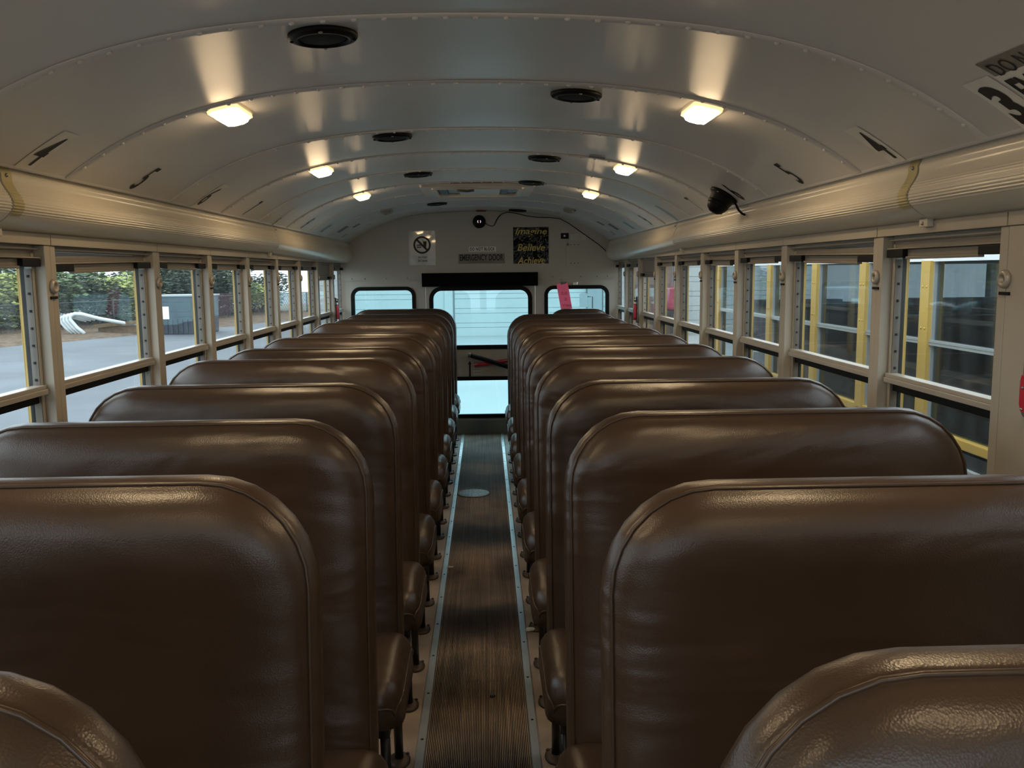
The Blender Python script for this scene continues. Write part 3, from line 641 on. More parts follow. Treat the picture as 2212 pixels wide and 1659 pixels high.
# row numbers
def number(sgn, k_y, txt, sticker, label, h=.115, w=None, xc=1.03):
    f = ceil_map(sgn, xc, k_y, .0026); vs, fs = text2d(txt, w, h, bold=.012, cond=.60)
    mb = MB(); mb.add([f(u, v) for u, v in vs], fs); ink = mb
    if sticker:
        wv = max(p[0] for p in vs) - min(p[0] for p in vs)
        mb = MB(); grid_patch(mb, lambda u, v, o: f(u, v, .0016), wv + .03, h + .045, 4, 8); o = mb.build('row_number_sticker', M['clearst']); ink.build('number', M['ink'], o)
    else: o = ink.build('row_number_decal', M['ink'])
    tag(o, label, 'number', 'row numbers on the ceiling'); return o
NY = {4: 2.222, 5: 2.85, 6: 3.50, 7: 4.133, 8: 4.78, 9: 5.40, 10: 6.02}
for sgn, sd in ((-1, 'left'), (1, 'right')):
    number(sgn, NY[4], '4', True, f'black number 4 on a pale sticker on the {sd} side of the ceiling')
    number(sgn, NY[5], '5', False, f'black number 5 on the {sd} side of the ceiling')
    number(sgn, NY[6], '6', sgn < 0, f'black number 6 on the {sd} side of the ceiling')
    number(sgn, NY[7], '7', False, f'thin black number 7 on the {sd} side of the ceiling', w=.03)
    mb = MB(); f = ceil_map(sgn, 1.03, NY[8] - .02); grid_patch(mb, lambda u, v, o: f(u, v, .0016), .05, .15, 3, 8); o = mb.build('row_number_sticker', M['sticker_b'] if sgn > 0 else M['clearst'])
    if sgn < 0: tx, fc = text2d('8', None, .07, cond=.6); m2 = MB(); m2.add([f(u, v - .045, .0026) for u, v in tx], fc); m2.build('number', M['ink'], o)
    tag(o, ('pale blue bare strip past the number 7 on the right side of the ceiling' if sgn > 0 else 'half-peeled number 8 sticker on the left side of the ceiling'), 'sticker', 'row numbers on the ceiling')
    number(sgn, NY[9], '9', False, f'faint number 9 far along the {sd} side of the ceiling', w=.04)
    number(sgn, NY[10], '10', False, f'small number 10 far along the {sd} side of the ceiling', h=.09)
    for q, (yq, xq, wq, hq) in enumerate(((6.55, 1.00, .12, .085), (6.78, .93, .1, .06), (6.95, 1.045, .12, .05))):
        mb = MB(); f = ceil_map(sgn, xq, yq); grid_patch(mb, lambda u, v, o: f(u, v, .0016), wq, hq, 3, 4); o = mb.build('notice_sticker', M['faint'])
        tx, fc = text2d('IIIIII\nIIIII\nIIIIII', wq * .8, hq * .75); m2 = MB(); m2.add([f(u, v, .0026) for u, v in tx], fc); m2.build('print_line', M['greyst'], o)
        tag(o, f'grey notice sticker in the rear {sd} ceiling corner, ' + ('largest one', 'upper one', 'lowest by the duct')[q], 'sticker', 'grey notices near the rear corners')
# 3 EMERGENCY EXIT and DO NOT (BLOCK)
f = ceil_map(1, 1.032, 1.665, .0026); mb = MB(); grid_patch(mb, lambda u, v, o: f(u, v, .0016), .085, .165, 4, 8); o = mb.build('row_number_sticker', M['clearst'])
vs, fs = text2d('3', None, .125, bold=.05, cond=.72); m2 = MB(); m2.add([f(u - .004, v) for u, v in vs], fs); m2.build('number', M['ink'], o); tag(o, 'large black number 3 sticker on the ceiling at the right edge of view', 'number')
f = ceil_map(1, 1.020, 1.40, .0026); mb = MB(); grid_patch(mb, lambda u, v, o: f(u, v, .0016), .43, .115, 6, 6); o = mb.build('emergency_exit_sticker', M['clearst'])
vs, fs = text2d('EMERGENCY EXIT', .41, .085, bold=.03); m2 = MB(); m2.add([f(u, v) for u, v in vs], fs); m2.build('lettering', M['ink'], o); tag(o, 'EMERGENCY EXIT sticker beside the number 3 on the ceiling', 'sign')
f = ceil_map(1, .955, 1.44, .0026); mb = MB(); grid_patch(mb, lambda u, v, o: f(u, v, .0016), .34, .058, 6, 4); o = mb.build('do_not_block_sticker', M['greyst'])
vs, fs = text2d('DO NOT BLOCK', .31, .036, spacing=1.1); m2 = MB(); m2.add([f(u, v) for u, v in vs], fs); m2.build('lettering', M['ink'], o); tag(o, 'grey DO NOT BLOCK sticker above the number 3 at the right edge', 'sign')
# side dome camera on right ceiling
x = 1.03; r = empty('side_camera', (x, 3.63, cz(x) - .003), (0, -math.atan(cslope(x)), 0)); tag(r, 'black cone-shaped camera on the right ceiling beside the number 6', 'camera')
mb = MB(); mb.lathe([(.062, -.002), (.062, .007), (.056, .012), (.050, .018), (.041, .060), (.034, .072), (.020, .082), (.0001, .084)], 32, down); mb.build('housing', M['blackp'], r)
mb = MB(); mb.lathe([(.0455, .040), (.047, .044), (.0425, .056)], 32, down); mb.build('trim_ring', M['blackp'], r)
for a in (2.2, 4.0): m2 = MB(); m2.dome((.055 * math.cos(a), .055 * math.sin(a), -.012), .005, .003, (0, 0, -1), 8); m2.build('screw', M['chrome'], r)
mb = MB(); mb.tube([(1.055, 3.57, 1.655 + .022), (1.062, 3.555, 1.655), (1.068, 3.55, 1.640), (1.082, 3.545, 1.625), (1.094, 3.545, 1.620)], .0045, 8); tag(mb.build('camera_cable', M['blackp']), 'short black lead from the cone camera into the right duct', 'cable')

# red emergency window handles
def make_handle():
    r = empty('window_release')
    mb = MB(); mb.prism(rrect(-.035, .035, -.105, .085, .018, 4), 0, .012); mb.build('back_plate', M['grime'], r, bevel=.003)
    mb = MB(); mb.lathe([(.016, 0), (.016, .014), (.010, .018), (.005, .018), (.004, .012)], 20, Matrix.Translation((0, -.002, .062)) @ Matrix.Rotation(PI / 2, 4, 'X')); mb.build('pivot_boss', M['chrome'], r)
    mb = MB(); mb.prism([(-.018, .028), (.010, .034), (.020, .010), (.020, -.070), (.006, -.086), (-.014, -.084), (-.021, -.060), (-.021, .010)], -.022, -.002); mb.build('red_handle', M['red'], r, bevel=.004)
    
    for z_ in (-.074, -.010): mb = MB(); mb.dome((-.010, -.022, z_), .0045, .003, (0, -1, 0), 8); mb.build('screw', M['steel'], r)
    return r
h0 = make_handle()
for i, (sgn, y, z, lb) in enumerate(((1, 1.700, 1.166, 'on the nearest right window post, at the edge of view'), (1, Y(6) - .005, 1.13, 'far along the right windows'), (-1, Y(7) - .005, 1.13, 'far along the left windows'))):
    o = h0 if i == 0 else copy_tree(h0)
    o.rotation_euler = (0, 0, -sgn * PI / 2); o.location = (sgn * (1.138 if i == 0 else 1.137), y, z); o.scale = (1.1, .7, .68) if i == 0 else (1, 1, 1)
    tag(o, 'red emergency window handle ' + lb, 'handle', 'red emergency handles')

# ------------------------------------------------------------------ seats
def outline(x0, x1, z0, z1, d, ra, rw, rb):
    """rounded back outline inset by d (less at the top edge); ra = aisle-top radius, rw = window-top radius"""
    f = lambda r: max(r - d, .004); dz = d * .4 if d < .016 else d - .0096
    return rrect(x0 + d, x1 - d, z0 + d, z1 - dz, (f(rb), f(rb), f(rw), f(ra)), 7)
def make_seat(sgn, x0=.205, x1=1.092, ra=.165, rw=.16):
    r = empty('bench_seat')
    z0, z1 = .27, 1.10
    sh = lambda z: (z - z1) * .10          # recline: top is at y=0, bottom comes forward
    prof = [(.075, .036), (.03, .035), (.012, .031), (.004, .024), (.0, .012), (.001, .002), (.005, -.008), (.011, -.0145), (.0145, -.0150), (.0175, -.0175), (.022, -.0265), (.029, -.0355), (.040, -.0440), (.056, -.0510), (.082, -.0570), (.13, -.0615), (.20, -.0635)]
    flat = dict(zip([p[0] for p in prof[9:]], [-.0170, -.0195, -.0225, -.0260, -.0300, -.0345, -.0385, -.0400]))
    def depth(d, y, z, i):          # fully rounded along the top edge, flatter down the sides
        if i < 9: return y
        t = max(0, min(1, (z - (z1 - .22)) / .17)); t = t * t * (3 - 2 * t); return y * t + flat[d] * (1 - t)
    rings = [[(sgn * x, depth(d, y, z, i) + sh(z), z) for x, z in outline(x0, x1, z0, z1, d, ra, rw, .05)] for i, (d, y) in enumerate(prof)]
    N = len(rings[0]); mb = MB(); mb.smooth = True
    vs = [p for rg in rings for p in rg]; fs = []
    for i in range(len(rings) - 1):
        for j in range(N): fs.append((i * N + j, i * N + (j + 1) % N, (i + 1) * N + (j + 1) % N, (i + 1) * N + j))
    fs += [tuple(range(N)), tuple(range((len(rings) - 1) * N, len(rings) * N))]
    mb.add(vs, fs); mb.build('backrest', M['vinyl'], r)
    mb = MB(); pl = outline(x0, x1, z0, z1, .0135, ra, rw, .05); pl = [p for p in pl]
    mb.tube([(sgn * x, -.0155 + sh(z), z) for x, z in pl], .0030, 6, closed=True); mb.build('piping', M['piping'], r)
    # cushion: sagging pad with rolled front and piping
    cx0, cx1 = x0 - .022, x1 - .01; yb, yf = -.065, -.415
    nx, ny = 26, 14; vs = []; fs = []; mb = MB(); mb.smooth = True
    def top(u, v):   # u 0..1 across, v 0 back..1 front
        ex = min(u, 1 - u) * (cx1 - cx0); ey = min(v, 1 - v) * .35
        rr = .05; q = 1.
        for e in (ex, ey):
            if e < rr: q *= math.sqrt(max(0, 1 - (1 - e / rr) ** 2)) * .45 + .55
        return .285 + (.112 + .02 * math.sin(PI * v)) * q - .012 * v
    for j in range(ny + 1):
        v = j / ny
        for i in range(nx + 1):
            u = i / nx; u2 = .5 - .5 * math.cos(PI * u); v2 = .5 - .5 * math.cos(PI * v)
            rc = .06; ax = cx0 + (cx1 - cx0) * u2; ay = yb + (yf - yb) * v2
            # round the plan corners
            for cxx in (cx0 + rc, cx1 - rc):
                dx = ax - cxx; dy = ay - (yf + rc)
                if (dx < 0) == (cxx < .6 * (cx0 + cx1)) and abs(dx) <= rc and dy < 0:
                    L = max(abs(dx), abs(dy)); D = math.hypot(dx, dy)
                    if D > 1e-6: ax = cxx + dx * L / D; ay = yf + rc + dy * L / D
            vs.append((sgn * ax, ay, top(u2, v2)))
    n = nx + 1
    for j in range(ny):
        for i in range(nx): fs.append((j * n + i, j * n + i + 1, (j + 1) * n + i + 1, (j + 1) * n + i))
    bd = [i for i in range(n)] + [j * n + nx for j in range(1, ny + 1)] + [ny * n + i for i in range(nx - 1, -1, -1)] + [j * n for j in range(ny - 1, 0, -1)]
    base = len(vs); vs += [(vs[i][0], vs[i][1], .31) for i in bd]; base2 = len(vs); vs += [(vs[i][0] * .985, vs[i][1] * .985 if 1 else 0, .272) for i in bd]
    m_ = len(bd)
    for a, b, lo, hi in ((0, 0, None, base), (0, 0, base, base2)):
        for j in range(m_):
            j2 = (j + 1) % m_
            if lo is None: fs.append((bd[j], bd[j2], hi + j2, hi + j))
            else: fs.append((lo + j, lo + j2, hi + j2, hi + j))
    fs.append(tuple(range(base2, base2 + m_)))
    mb.add(vs, fs); cu = mb.build('seat_cushion', M['vinyl'], r)
    mb = MB(); mb.tube([(vs[i][0] * 1.0, vs[i][1], vs[i][2] - .003) for i in bd], .0035, 6, closed=True); mb.build('piping', M['piping'], cu)
    # frame rail and legs
    mb = MB(); mb.box(sgn * (x0 + .02), sgn * (x1 + .06), -.395, -.365, .245, .270); mb.box(sgn * (x0 + .02), sgn * (x1 + .06), -.10, -.07, .245, .270)
    mb.box(sgn * (x0 + .01), sgn * (x0 + .035), -.395, -.07, .2445, .2695); mb.build('seat_frame', M['leg'], r)
    for yl in (-.37, -.086):
        mb = MB(); mb.tube([(sgn * (x0 + .024), yl + (.0 if yl < -.2 else -.01), .25), (sgn * (x0 + .022), yl, .012)], .013, 10); lg = mb.build('leg', M['leg'], r)
        mb = MB(); mb.lathe([(.036, .0), (.036, .005), (.026, .009), (.015, .013), (.0001, .0135)], 18, Matrix.Translation((sgn * (x0 + .022), yl, .0008)), .9, 1.25)
        mb.dome((sgn * (x0 + .0), yl + .026, .008), .006, .006, (0, 0, 1), 6); mb.build('foot_flange', M['foot'], lg)
    return r
SY = lambda k: 1.242 + .608 * (k - 1)
ZL = [1.103, 1.114, 1.095, 1.096, 1.107, 1.095, 1.095, 1.076, 1.097, 1.087, 1.089, 1.105]
ZR = [1.102, 1.093, 1.10, 1.093, 1.096, 1.09, 1.087, 1.081, 1.072, 1.072, 1.077, 1.09]
ORD = ['partly visible corner seat nearest the camera', 'first full seat', 'second seat', 'third seat', 'fourth seat', 'fifth seat', 'sixth seat', 'seventh seat', 'eighth seat', 'ninth seat', 'tenth seat', 'last seat by the rear wall']
for sgn, sd, Z in ((-1, 'left', ZL), (1, 'right', ZR)):
    base = None
    for k in range(12):
        if sgn > 0 and k == 11: s = make_seat(1, .578, 1.092, .12, .14)
        else:
            s = copy_tree(base) if base else make_seat(sgn)
            base = base or s
        s.location = (0, SY(k), 0)
        for ch in s.children:
            if ch.name.startswith(('backrest', 'piping')): sc = (Z[k] - .27) / .83; ch.scale = (1, 1, sc); ch.location = (0, 0, .27 * (1 - sc))
        ex = ', narrower than the rest' if (sgn > 0 and k == 11) else ''
        tag(s, f'brown vinyl bench {sd} of aisle, {ORD[k]}{ex}', 'bus seat', 'brown vinyl bench seats')

# floor hatch, litter
r = empty('floor_hatch', (-.052, 5.42, .006)); tag(r, 'round diamond-plate inspection cover set in the aisle runner', 'floor cover')
mb = MB(); mb.lathe([(.105, -.001), (.105, .002), (.096, .0035), (.0001, .0035)], 36); mb.build('cover_plate', M['grime'], r)
mb = MB()
for i in range(-4, 5):
    for j in range(-4, 5):
        x, y = i * .021, j * .021
        if math.hypot(x, y) < .088: mb.cbox((x, y, .0045), .014, .004, .002, Matrix.Rotation(PI / 4 if (i + j) % 2 else -PI / 4, 3, 'Z'))
mb.build('tread_bars', M['steel'], r)
def crumb(x, y, z, s, label, nm='paper_scrap', m=None, seed=0):
    rd = random.Random(seed); bm = bmesh.new(); bmesh.ops.create_icosphere(bm, subdivisions=2, radius=1)
    for v in bm.verts: v.co *= rd.uniform(.6, 1.2); v.co.x *= s * 1.6; v.co.y *= s; v.co.z = v.co.z * s * .45 + s * .4
    mb = MB(); bm.verts.index_update(); mb.add([v.co[:] for v in bm.verts], [[v.index for v in f.verts] for f in bm.faces]); bm.free()
    tag(mb.build(nm, m or M['paper'], loc=(x, y, z)), label, 'litter', 'litter on the floor')
crumb(.197, 3.275, .001, .014, 'crumpled white paper scrap beside the right edging strip', seed=1)
crumb(.228, 3.30, .001, .010, 'small white crumb beside the crumpled scrap by the right seats', seed=2)
crumb(-.145, 4.02, .005, .010, 'tiny white paper scrap on the left edging strip', seed=3)
crumb(.045, 2.735, .006, .007, 'tiny dark crumb on the ribbed runner in the foreground', 'dirt_crumb', M['hole'], 4)

# ------------------------------------------------------------------ front bulkhead behind the camera with windscreen
mb = plate_holes(arch(), [rrect(-1.05, -.06, .62, 1.55, .08), rrect(.06, 1.05, .62, 1.55, .08)], YF - .05, YF)
wf = struct(mb.build('wall_front', M['wallb']), 'front bulkhead of the bus with a split windscreen', 'wall')
for x0, x1, n in ((-1.05, -.06, 3), (.06, 1.05, 4)):
    mb = MB(); mb.prism(rrect(x0 - .01, x1 + .01, .61, 1.56, .08), YF - .03, YF - .024); struct(mb.build('window_%d' % (wn + n), M['glass']), 'windscreen pane behind the viewer, ' + ('left' if n == 3 else 'right') + ' half', 'window')

# ------------------------------------------------------------------ outside
G = -.95
mb = MB(); mb.box(-90, 90, -40, 110, G - .3, G); struct(mb.build('ground', M['asphalt']), 'grey asphalt car park', 'ground')
mb = MB(); mb.box(-4.5, 9, 11.5, 31.9, G, G + .02); struct(mb.build('concrete_apron', M['concrete']), 'pale concrete apron behind the bus', 'ground')
# neighbouring bus on the right
r = empty('school_bus', (3.15, 3.0, G)); tag(r, 'yellow school bus parked alongside the right windows', 'bus')
inv = Matrix.Translation((-3.15, -3.0, -G))
def bb(mb, nm, m, bev=0, par=None):
    o = mb.build(nm, m, None, bevel=bev); o.parent = r; o.matrix_parent_inverse = inv; return o
BX, BY0, BY1 = 1.95, -3.2, 7.36
mb = MB(); mb.box(BX, BX + 2.4, BY0, BY1, -.55, .44); bb(mb, 'lower_body', M['yellow'], .03)
mb = MB(); mb.box(BX - .015, BX + 2.415, BY0, BY1 + .004, .44, .58); mb.box(BX - .018, BX, BY0, BY1, .20, .26); bb(mb, 'black_band', M['busblack'])
mb = MB(); mb.box(BX - .022, BX, BY0, BY1, .583, .606); bb(mb, 'silver_rail', M['bussash'], .004)
mb = MB(); mb.box(BX - .005, BX + 2.405, BY0, BY1 + .002, .606, .660); bb(mb, 'window_band', M['busblack'])
mb = MB(); mb.box(BX - .006, BX + .04, BY0, BY1, .672, .712); bb(mb, 'sill_band', M['yellow'], .005)
pr = [(BX, 1.427), (BX, 1.62), (BX + .1, 1.84), (BX + .4, 2.02), (BX + 1.2, 2.1), (BX + 2.0, 2.02), (BX + 2.3, 1.84), (BX + 2.4, 1.62), (BX + 2.4, 1.427)]
mb = MB(); mb.prism(pr, BY0, BY1); bb(mb, 'roof', M['busroof'])
mb = MB(); mb.box(BX + .25, BX + 2.1, BY0 + .1, BY1 - .4, .60, .74); mb.box(BX + 2.36, BX + 2.4, BY0, BY1, .606, 1.44); bb(mb, 'dark_interior', M['busdark'])
for i in range(11):
    yq = 6.9 - i * .62
    mb = MB(); mb.box(BX + .1, BX + .95, yq, yq + .07, .75, 1.16); mb.box(BX + 1.35, BX + 2.25, yq, yq + .07, .75, 1.16); bb(mb, 'seat_back', M['busdark'], .02)
posts = [7.32, 7.10, 6.46, 5.82, 5.01, 4.36, 3.73, 3.10, 2.46, 1.83, 1.2, .57, -.06, -.7, -1.34, -2, -2.6, -3.15]
for a in posts:
    mb = MB(); mb.box(BX - .012, BX + .05, a - .038, a + .038, .70, 1.43)
    for z in (1.32, 1.14, .86):
        for dy in (-.016, .016): mb.dome((BX - .012, a + dy, z), .006, .004, (-1, 0, 0), 6)
    bb(mb, 'window_post', M['yellow'])
    mb = MB(); mb.box(BX + 2.36, BX + 2.41, a - .038, a + .038, .70, 1.43); bb(mb, 'window_post', M['yellow'])
for a, b in zip(posts[1:], posts[:-1]):
    mb = MB(); mb.box(BX + .018, BX + .022, a + .03, b - .03, .70, 1.43); bb(mb, 'window_glass', M['gbus'])
    mb = MB(); mb.box(BX - .002, BX + .03, a + .038, b - .038, 1.070, 1.083); mb.box(BX - .004, BX + .03, a + .038, b - .038, 1.083, 1.092); mb.box(BX + .005, BX + .03, a + .038, a + .050, .712, 1.43); mb.box(BX + .005, BX + .03, b - .046, b - .038, .712, 1.43)
    bb(mb, 'sash_frame', M['bussash'])
for yq in (5.2, -1.5):
    mb = MB(); mb.lathe([(.2, 0), (.46, .0), (.5, .04), (.5, .2), (.46, .24), (.2, .24)], 32, Matrix.Translation((BX + .02, yq, G + .5)) @ Matrix.Rotation(PI / 2, 4, 'Y')); bb(mb, 'wheel', M['busblack'])
    mb = MB(); mb.lathe([(.2, 0), (.46, .0), (.5, .04), (.5, .2), (.46, .24), (.2, .24)], 32, Matrix.Translation((BX + 2.14, yq, G + .5)) @ Matrix.Rotation(PI / 2, 4, 'Y')); bb(mb, 'wheel', M['busblack'])
# garage building beyond the rear
bY = 32.
r = empty('garage_building', (0, bY, G)); tag(r, 'long building with white sectional doors behind the bus', 'building')
inv2 = Matrix.Translation((0, -bY, -G))
def gb(mb, nm, m):
    o = mb.build(nm, m); o.parent = r; o.matrix_parent_inverse = inv2; return o
mb = MB(); mb.box(-6.2, 26, bY, bY + 8, G, 6.2); gb(mb, 'wall', M['bgrey'])
def gdoor(x0, x1, ztop=4.6):
    mb = MB(); z = G + .02; i = 0
    while z < ztop:
        h = .53 if i else .5
        mb.cur = 0; mb.box(x0, x1, bY - .06, bY - .001, z, z + h * .66 - .018); mb.box(x0, x1, bY - .06, bY - .001, z + h * .66, z + h - .018); mb.cur = 1; mb.box(x0, x1, bY - .04, bY - .001, z, z + h - .001)
        z += h; i += 1
    gb(mb, 'sectional_door', [M['siding'], M['bgrey']])
for a, b in ((-6.1, -2.55), (-1.08, 3.72), (4.35, 5.2), (6.95, 12.5)): gdoor(a, b)
mb = MB(); mb.box(3.76, 4.28, bY - .25, bY - .001, G, 5); gb(mb, 'dark_pillar', M['hatchg'])
mb = MB(); mb.box(5.3, 6.85, bY - .2, bY - .001, G, 5); gb(mb, 'brick_pillar', M['brick'])
mb = MB(); mb.box(-2.4, -1.15, bY - .05, bY - .001, G, 1.4); mb.box(-1.45, -1.15, bY - .1, bY - .06, G, 1.2); gb(mb, 'pale_panel', M['siding'])
mb = MB(); mb.lathe([(.20, 0), (.22, .03), (.30, .72), (.33, .75), (.33, .79), (.27, .79)], 20); o = mb.build('red_bin', M['redbin'], loc=(6.78, 31.2, -.02)); tag(o, 'red tapered plastic bin in front of the building, seen through the far right windows', 'bin')  # solid and stand added for a red shape read as a likely reflection
mb = MB(); mb.box(6.4, 7.15, 30.85, 31.55, -.16, -.022); mb.box(6.4, 6.5, 30.85, 31.55, G, -.16); mb.box(7.0, 7.1, 30.85, 31.55, G, -.16); tag(mb.build('bin_stand', M['busblack']), 'low dark stand under the red bin', 'stand')
r2 = empty('bus_mirror', (3.3, 29.0, G)); tag(r2, 'grey rectangular vehicle mirror on a pole outside the rear right window', 'mirror')  # panel and pole added for an unidentified grey outline in the window
mb = MB(); mb.prism(rrect(-.13, .13, 1.15, 1.62, .05, 4), -.04, .04); mb.build('mirror_head', M['hatchg'], r2)
mb = MB(); mb.tube([(0.13, 0, 1.5), (.3, 0, 1.5), (.3, 0, 0)], .02, 8); mb.build('mirror_arm', M['busblack'], r2)

# left: leaf litter bank, fence, shrubs, pipes, skip
def line_pt(t): # fence line from near to far
    A, B_ = Vector((-21.8, 26, G)), Vector((-11.8, 49, G)); return A + (B_ - A) * t
mb = MB(); v = []; rd = random.Random(3); NN = 46
for i in range(NN):
    p = line_pt(-.3 + 1.7 * i / (NN - 1)); wv = rd.uniform(-.25, .25); nrm = Vector((.917, -.4, 0))
    for t, h in ((3.4 + wv, .001), (2.9 + wv * .5, .06 + rd.uniform(0, .05)), (1.2, .08 + rd.uniform(0, .06)), (-2.6, .3), (-6., .35)): q = p + nrm * t; v.append((q.x, q.y, G + h))
mb.add(v, [(5 * i + j, 5 * i + j + 1, 5 * i + 6 + j, 5 * i + 5 + j) for i in range(NN - 1) for j in range(4)])
tag(mb.build('leaf_litter', M['litter']), 'bank of brown fallen leaves along the edge of the car park', 'leaves', kind='stuff')
r = empty('chain_link_fence', line_pt(0)[:]); tag(r, 'dark chain link fence in front of the shrubs across the car park', 'fence')
invf = Matrix.Translation(-line_pt(0))
for i in range(14):
    p = line_pt(-.25 + .115 * i); mb = MB(); mb.tube([(p.x, p.y, G + .1), (p.x, p.y, .35)], .045, 8); o = mb.build('fence_post', M['fence']); o.parent = r; o.matrix_parent_inverse = invf
mb = MB(); a, b = line_pt(-.25), line_pt(1.25); L = (b - a).length; dr = (b - a) / L
mb.tube([a + Vector((0, 0, 1.28)), b + Vector((0, 0, 1.28))], .03, 6)
stp = .22; n = int(L / stp)
for i in range(n):
    for s in (1, -1):
        p = a + dr * (i * stp + .3); q = p + dr * (1.2 * s * .9); mb.tube([(p.x, p.y, G + .15), (q.x, q.y, .33)], .007, 3, cap=False)
o = mb.build('wire_mesh', M['fence']); o.parent = r; o.matrix_parent_inverse = invf
# shrubs
def make_shrub(m, seed, w, h, n=2400):
    rd = random.Random(seed); r = empty('shrub'); mb = MB()
    lobes = [(rd.uniform(-.5, .5) * w, rd.uniform(-.3, .3) * w, h * rd.uniform(.3, .78), rd.uniform(.25, .42) * w) for _ in range(9)]
    for i in range(n):
        lx, ly, lz, lr = lobes[rd.randrange(9)]
        d = Vector((rd.gauss(0, 1), rd.gauss(0, 1), rd.gauss(0, 1))).normalized() * lr * rd.uniform(.65, 1.05)
        c = Vector((lx, ly, lz)) + d
        if c.z < .05: c.z = rd.uniform(.05, .5)
        s = rd.uniform(.08, .17); q = Matrix.Rotation(rd.uniform(0, 6.28), 3, 'Z') @ Matrix.Rotation(rd.uniform(-1.2, 1.2), 3, 'X')
        mb.add([c + q @ Vector(p) for p in ((-s, 0, 0), (0, -s * .5, .02), (s, 0, 0), (0, s * .5, .02))], [(0, 1, 2, 3)])
    mb.build('foliage', m, r)
    mb = MB()
    for lx, ly, lz, lr in lobes[:6]: mb.tube([(0, 0, 0), (lx * .4, ly * .4, lz * .5), (lx, ly, lz)], [.06, .04, .015], 5)
    mb.build('stem', M['bark'], r); return r
protos = [make_shrub(M['leaf_y'], 1, 2.6, 2.9), make_shrub(M['leaf_g'], 2, 2.8, 3.0), make_shrub(M['leaf_d'], 3, 3.0, 3.1, 3000)]
usedp = [False] * 3; rd = random.Random(11)
seq = [0, 1, 0, 2, 1, 0, 1, 0, 2, 1, 2, 0, 1, 2, 2, 1, 0, 2]
kinds = ['pale yellow-green', 'mid green', 'dark green']
for i, kd in enumerate(seq):
    o = copy_tree(protos[kd]) if usedp[kd] else protos[kd]; usedp[kd] = True
    p = line_pt(-.12 + .072 * i) + Vector((-1.75 - rd.uniform(0, .8), .5, .1)); o.location = p; s = rd.uniform(.85, 1.1); o.scale = (s, s, s * rd.uniform(.74, .86)); o.rotation_euler = (0, 0, rd.uniform(0, 6))
    tag(o, f'{kinds[kd]} shrub behind the fence across the car park, {["first", "second", "third", "fourth", "fifth", "sixth", "seventh", "eighth", "ninth", "tenth", "eleventh", "twelfth", "thirteenth", "fourteenth", "fifteenth", "sixteenth", "seventeenth", "eighteenth"][i]} along from the left', 'shrub', 'shrubs beyond the car park fence')
for i in range(9):
    kd = (2, 1, 2, 2, 0)[i % 5]; o = copy_tree(protos[kd]); p = line_pt(-.2 + .165 * i) + Vector((-5.8, 1.5, .2)); s = rd.uniform(1.25, 1.4); o.location = p; o.scale = (s, s, s * .76); o.rotation_euler = (0, 0, rd.uniform(0, 6))
    tag(o, f'taller {kinds[kd]} bush in the back row behind the fence, {["first", "second", "third", "fourth", "fifth", "sixth", "seventh", "eighth", "ninth", "tenth", "eleventh", "twelfth"][i]} along from the left', 'shrub', 'shrubs beyond the car park fence')
# stacked white hoop pipes
for i, (x, y) in enumerate(((-16.32, 35.05), (-16.13, 34.97), (-15.95, 34.89), (-15.76, 34.80))):
    pts = [(0, 0, 0.05), (-.28, 0, .30), (-.52, .0, .62), (-.50, .03, .76), (-.34, .06, .84), (-.1, .1, .82), (.5, .3, .62), (1.1, .9, .42), (1.7, 1.6, .22), (2.0, 2.0, .12)]
    if i < 3: pts = pts[:7]
    sc = .88 + .04 * i
    mb = MB(); mb.tube([(a * sc, b * sc, c * sc) for a, b, c in pts], .075, 10)
    tag(mb.build('bent_pipe', M['pipe'], loc=(x, y, G + .06)), 'white bent pipe hoop by the car park edge, ' + ('leftmost of four', 'second from left', 'third from left', 'rightmost with the long tail')[i], 'pipe', 'white pipe hoops by the fence')
mb = MB(); mb.cbox((-14.9, 35.3, G + .42), 1.9, .2, .14, Matrix.Rotation(-.09, 3, 'Y')); mb.cbox((-14.9, 35.6, G + .2), 1.6, .5, .3); tag(mb.build('scrap_timber', M['rust'], loc=(0, .55, 0)), 'rusty brown timber lying under the white pipe hoops', 'timber')
r = empty('waste_skip', (-12.2, 36.2, G)); tag(r, 'dark blue waste container at the car park edge beyond the third left window', 'container')
mb = MB(); mb.prism([(-1.0, 0), (1.0, 0), (1.05, 1.5), (-1.05, 1.5)], -.9, .9); mb.build('skip_body', M['dump'], r, bevel=.03)
mb = MB()
for x in [-.9 + .2 * i for i in range(10)]: mb.box(x - .03, x + .03, -.96, -.9, .05, .62)
mb.build('ribs', M['dump'], r)
mb = MB(); mb.box(-1.1, 1.1, -.96, .95, 1.5, 1.57); mb.build('skip_lid', M['hatchg'], r, bevel=.02)
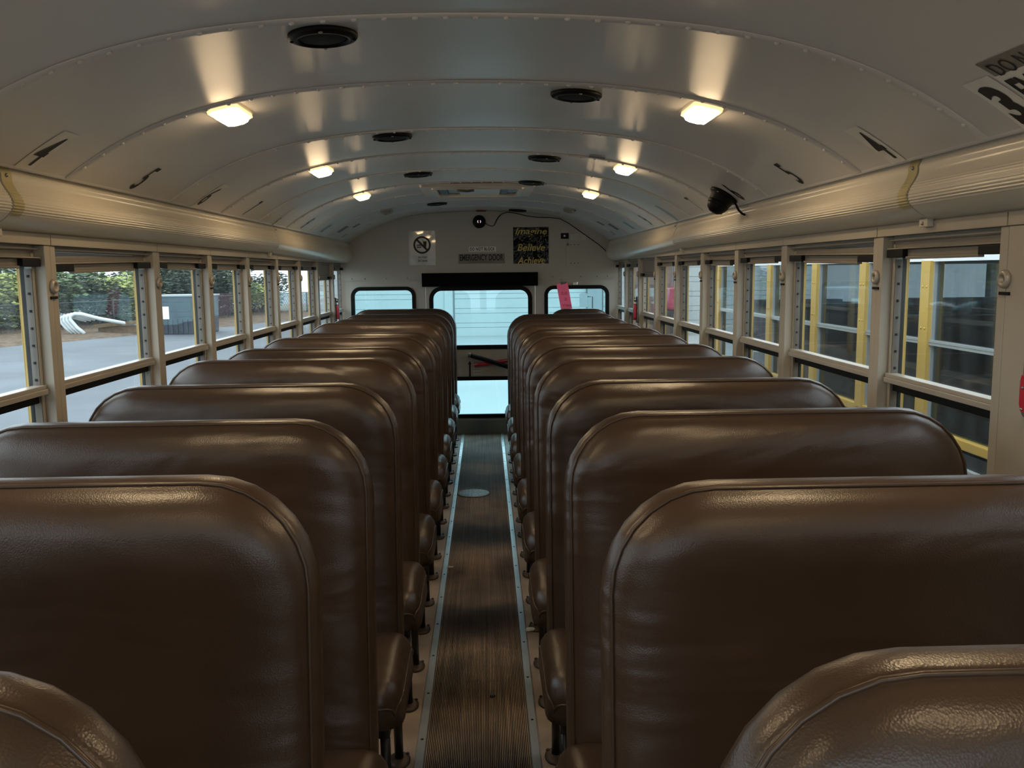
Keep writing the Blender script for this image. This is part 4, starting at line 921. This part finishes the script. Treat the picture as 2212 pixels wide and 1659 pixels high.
mb = MB(); mb.box(-.74, -.40, -.915, -.902, .62, 1.12); mb.build('white_notice', M['white'], r)

# ------------------------------------------------------------------ world, camera
w = bpy.data.worlds.new('sky'); bpy.context.scene.world = w; w.use_nodes = True; nt = w.node_tree; bg = nt.nodes['Background']
tc = nt.nodes.new('ShaderNodeTexCoord'); sp_ = nt.nodes.new('ShaderNodeSeparateXYZ'); cr = nt.nodes.new('ShaderNodeValToRGB')
cr.color_ramp.elements[0].position = .45; cr.color_ramp.elements[0].color = (.62, .68, .72, 1)
cr.color_ramp.elements[1].position = .75; cr.color_ramp.elements[1].color = (.88, .96, 1.02, 1)
mr = nt.nodes.new('ShaderNodeMapRange'); mr.inputs[1].default_value = -1; mr.inputs[2].default_value = 1
nt.links.new(tc.outputs['Generated'], sp_.inputs[0]); nt.links.new(sp_.outputs[2], mr.inputs[0]); nt.links.new(mr.outputs[0], cr.inputs[0]); nt.links.new(cr.outputs[0], bg.inputs[0])
bg.inputs[1].default_value = 3.6

F, PITCH, YAW, ROLL, CX, CZc = 1882.635, .1281, .0293, -.0109, .0415, 1.4028
def ray(u, v):
    c, s = math.cos(-ROLL), math.sin(-ROLL); u, v = u * c - v * s, u * s + v * c
    x, y, z = u / F, 1., -v / F
    c, s = math.cos(PITCH), math.sin(PITCH); y, z = y * c + z * s, -y * s + z * c
    c, s = math.cos(YAW), math.sin(YAW); x, y = x * c + y * s, -x * s + y * c
    return Vector((x, y, z))
fw = ray(0, 0); rt = (ray(1, 0) - fw).normalized(); upv = (fw - ray(0, 1)).normalized(); fw.normalize()
cam = bpy.data.cameras.new('camera'); cam.sensor_width = 36; cam.lens = F / 2212 * 36; cam.clip_start = .02; cam.clip_end = 300
co = bpy.data.objects.new('camera', cam); C.objects.link(co)
m3 = Matrix((rt, upv, -fw)).transposed(); co.matrix_world = Matrix.Translation((CX, 0, CZc)) @ m3.to_4x4()
bpy.context.scene.camera = co
vs_ = bpy.context.scene.view_settings; vs_.view_transform = 'Standard'; vs_.look = 'None'; vs_.exposure = 0; vs_.gamma = 1
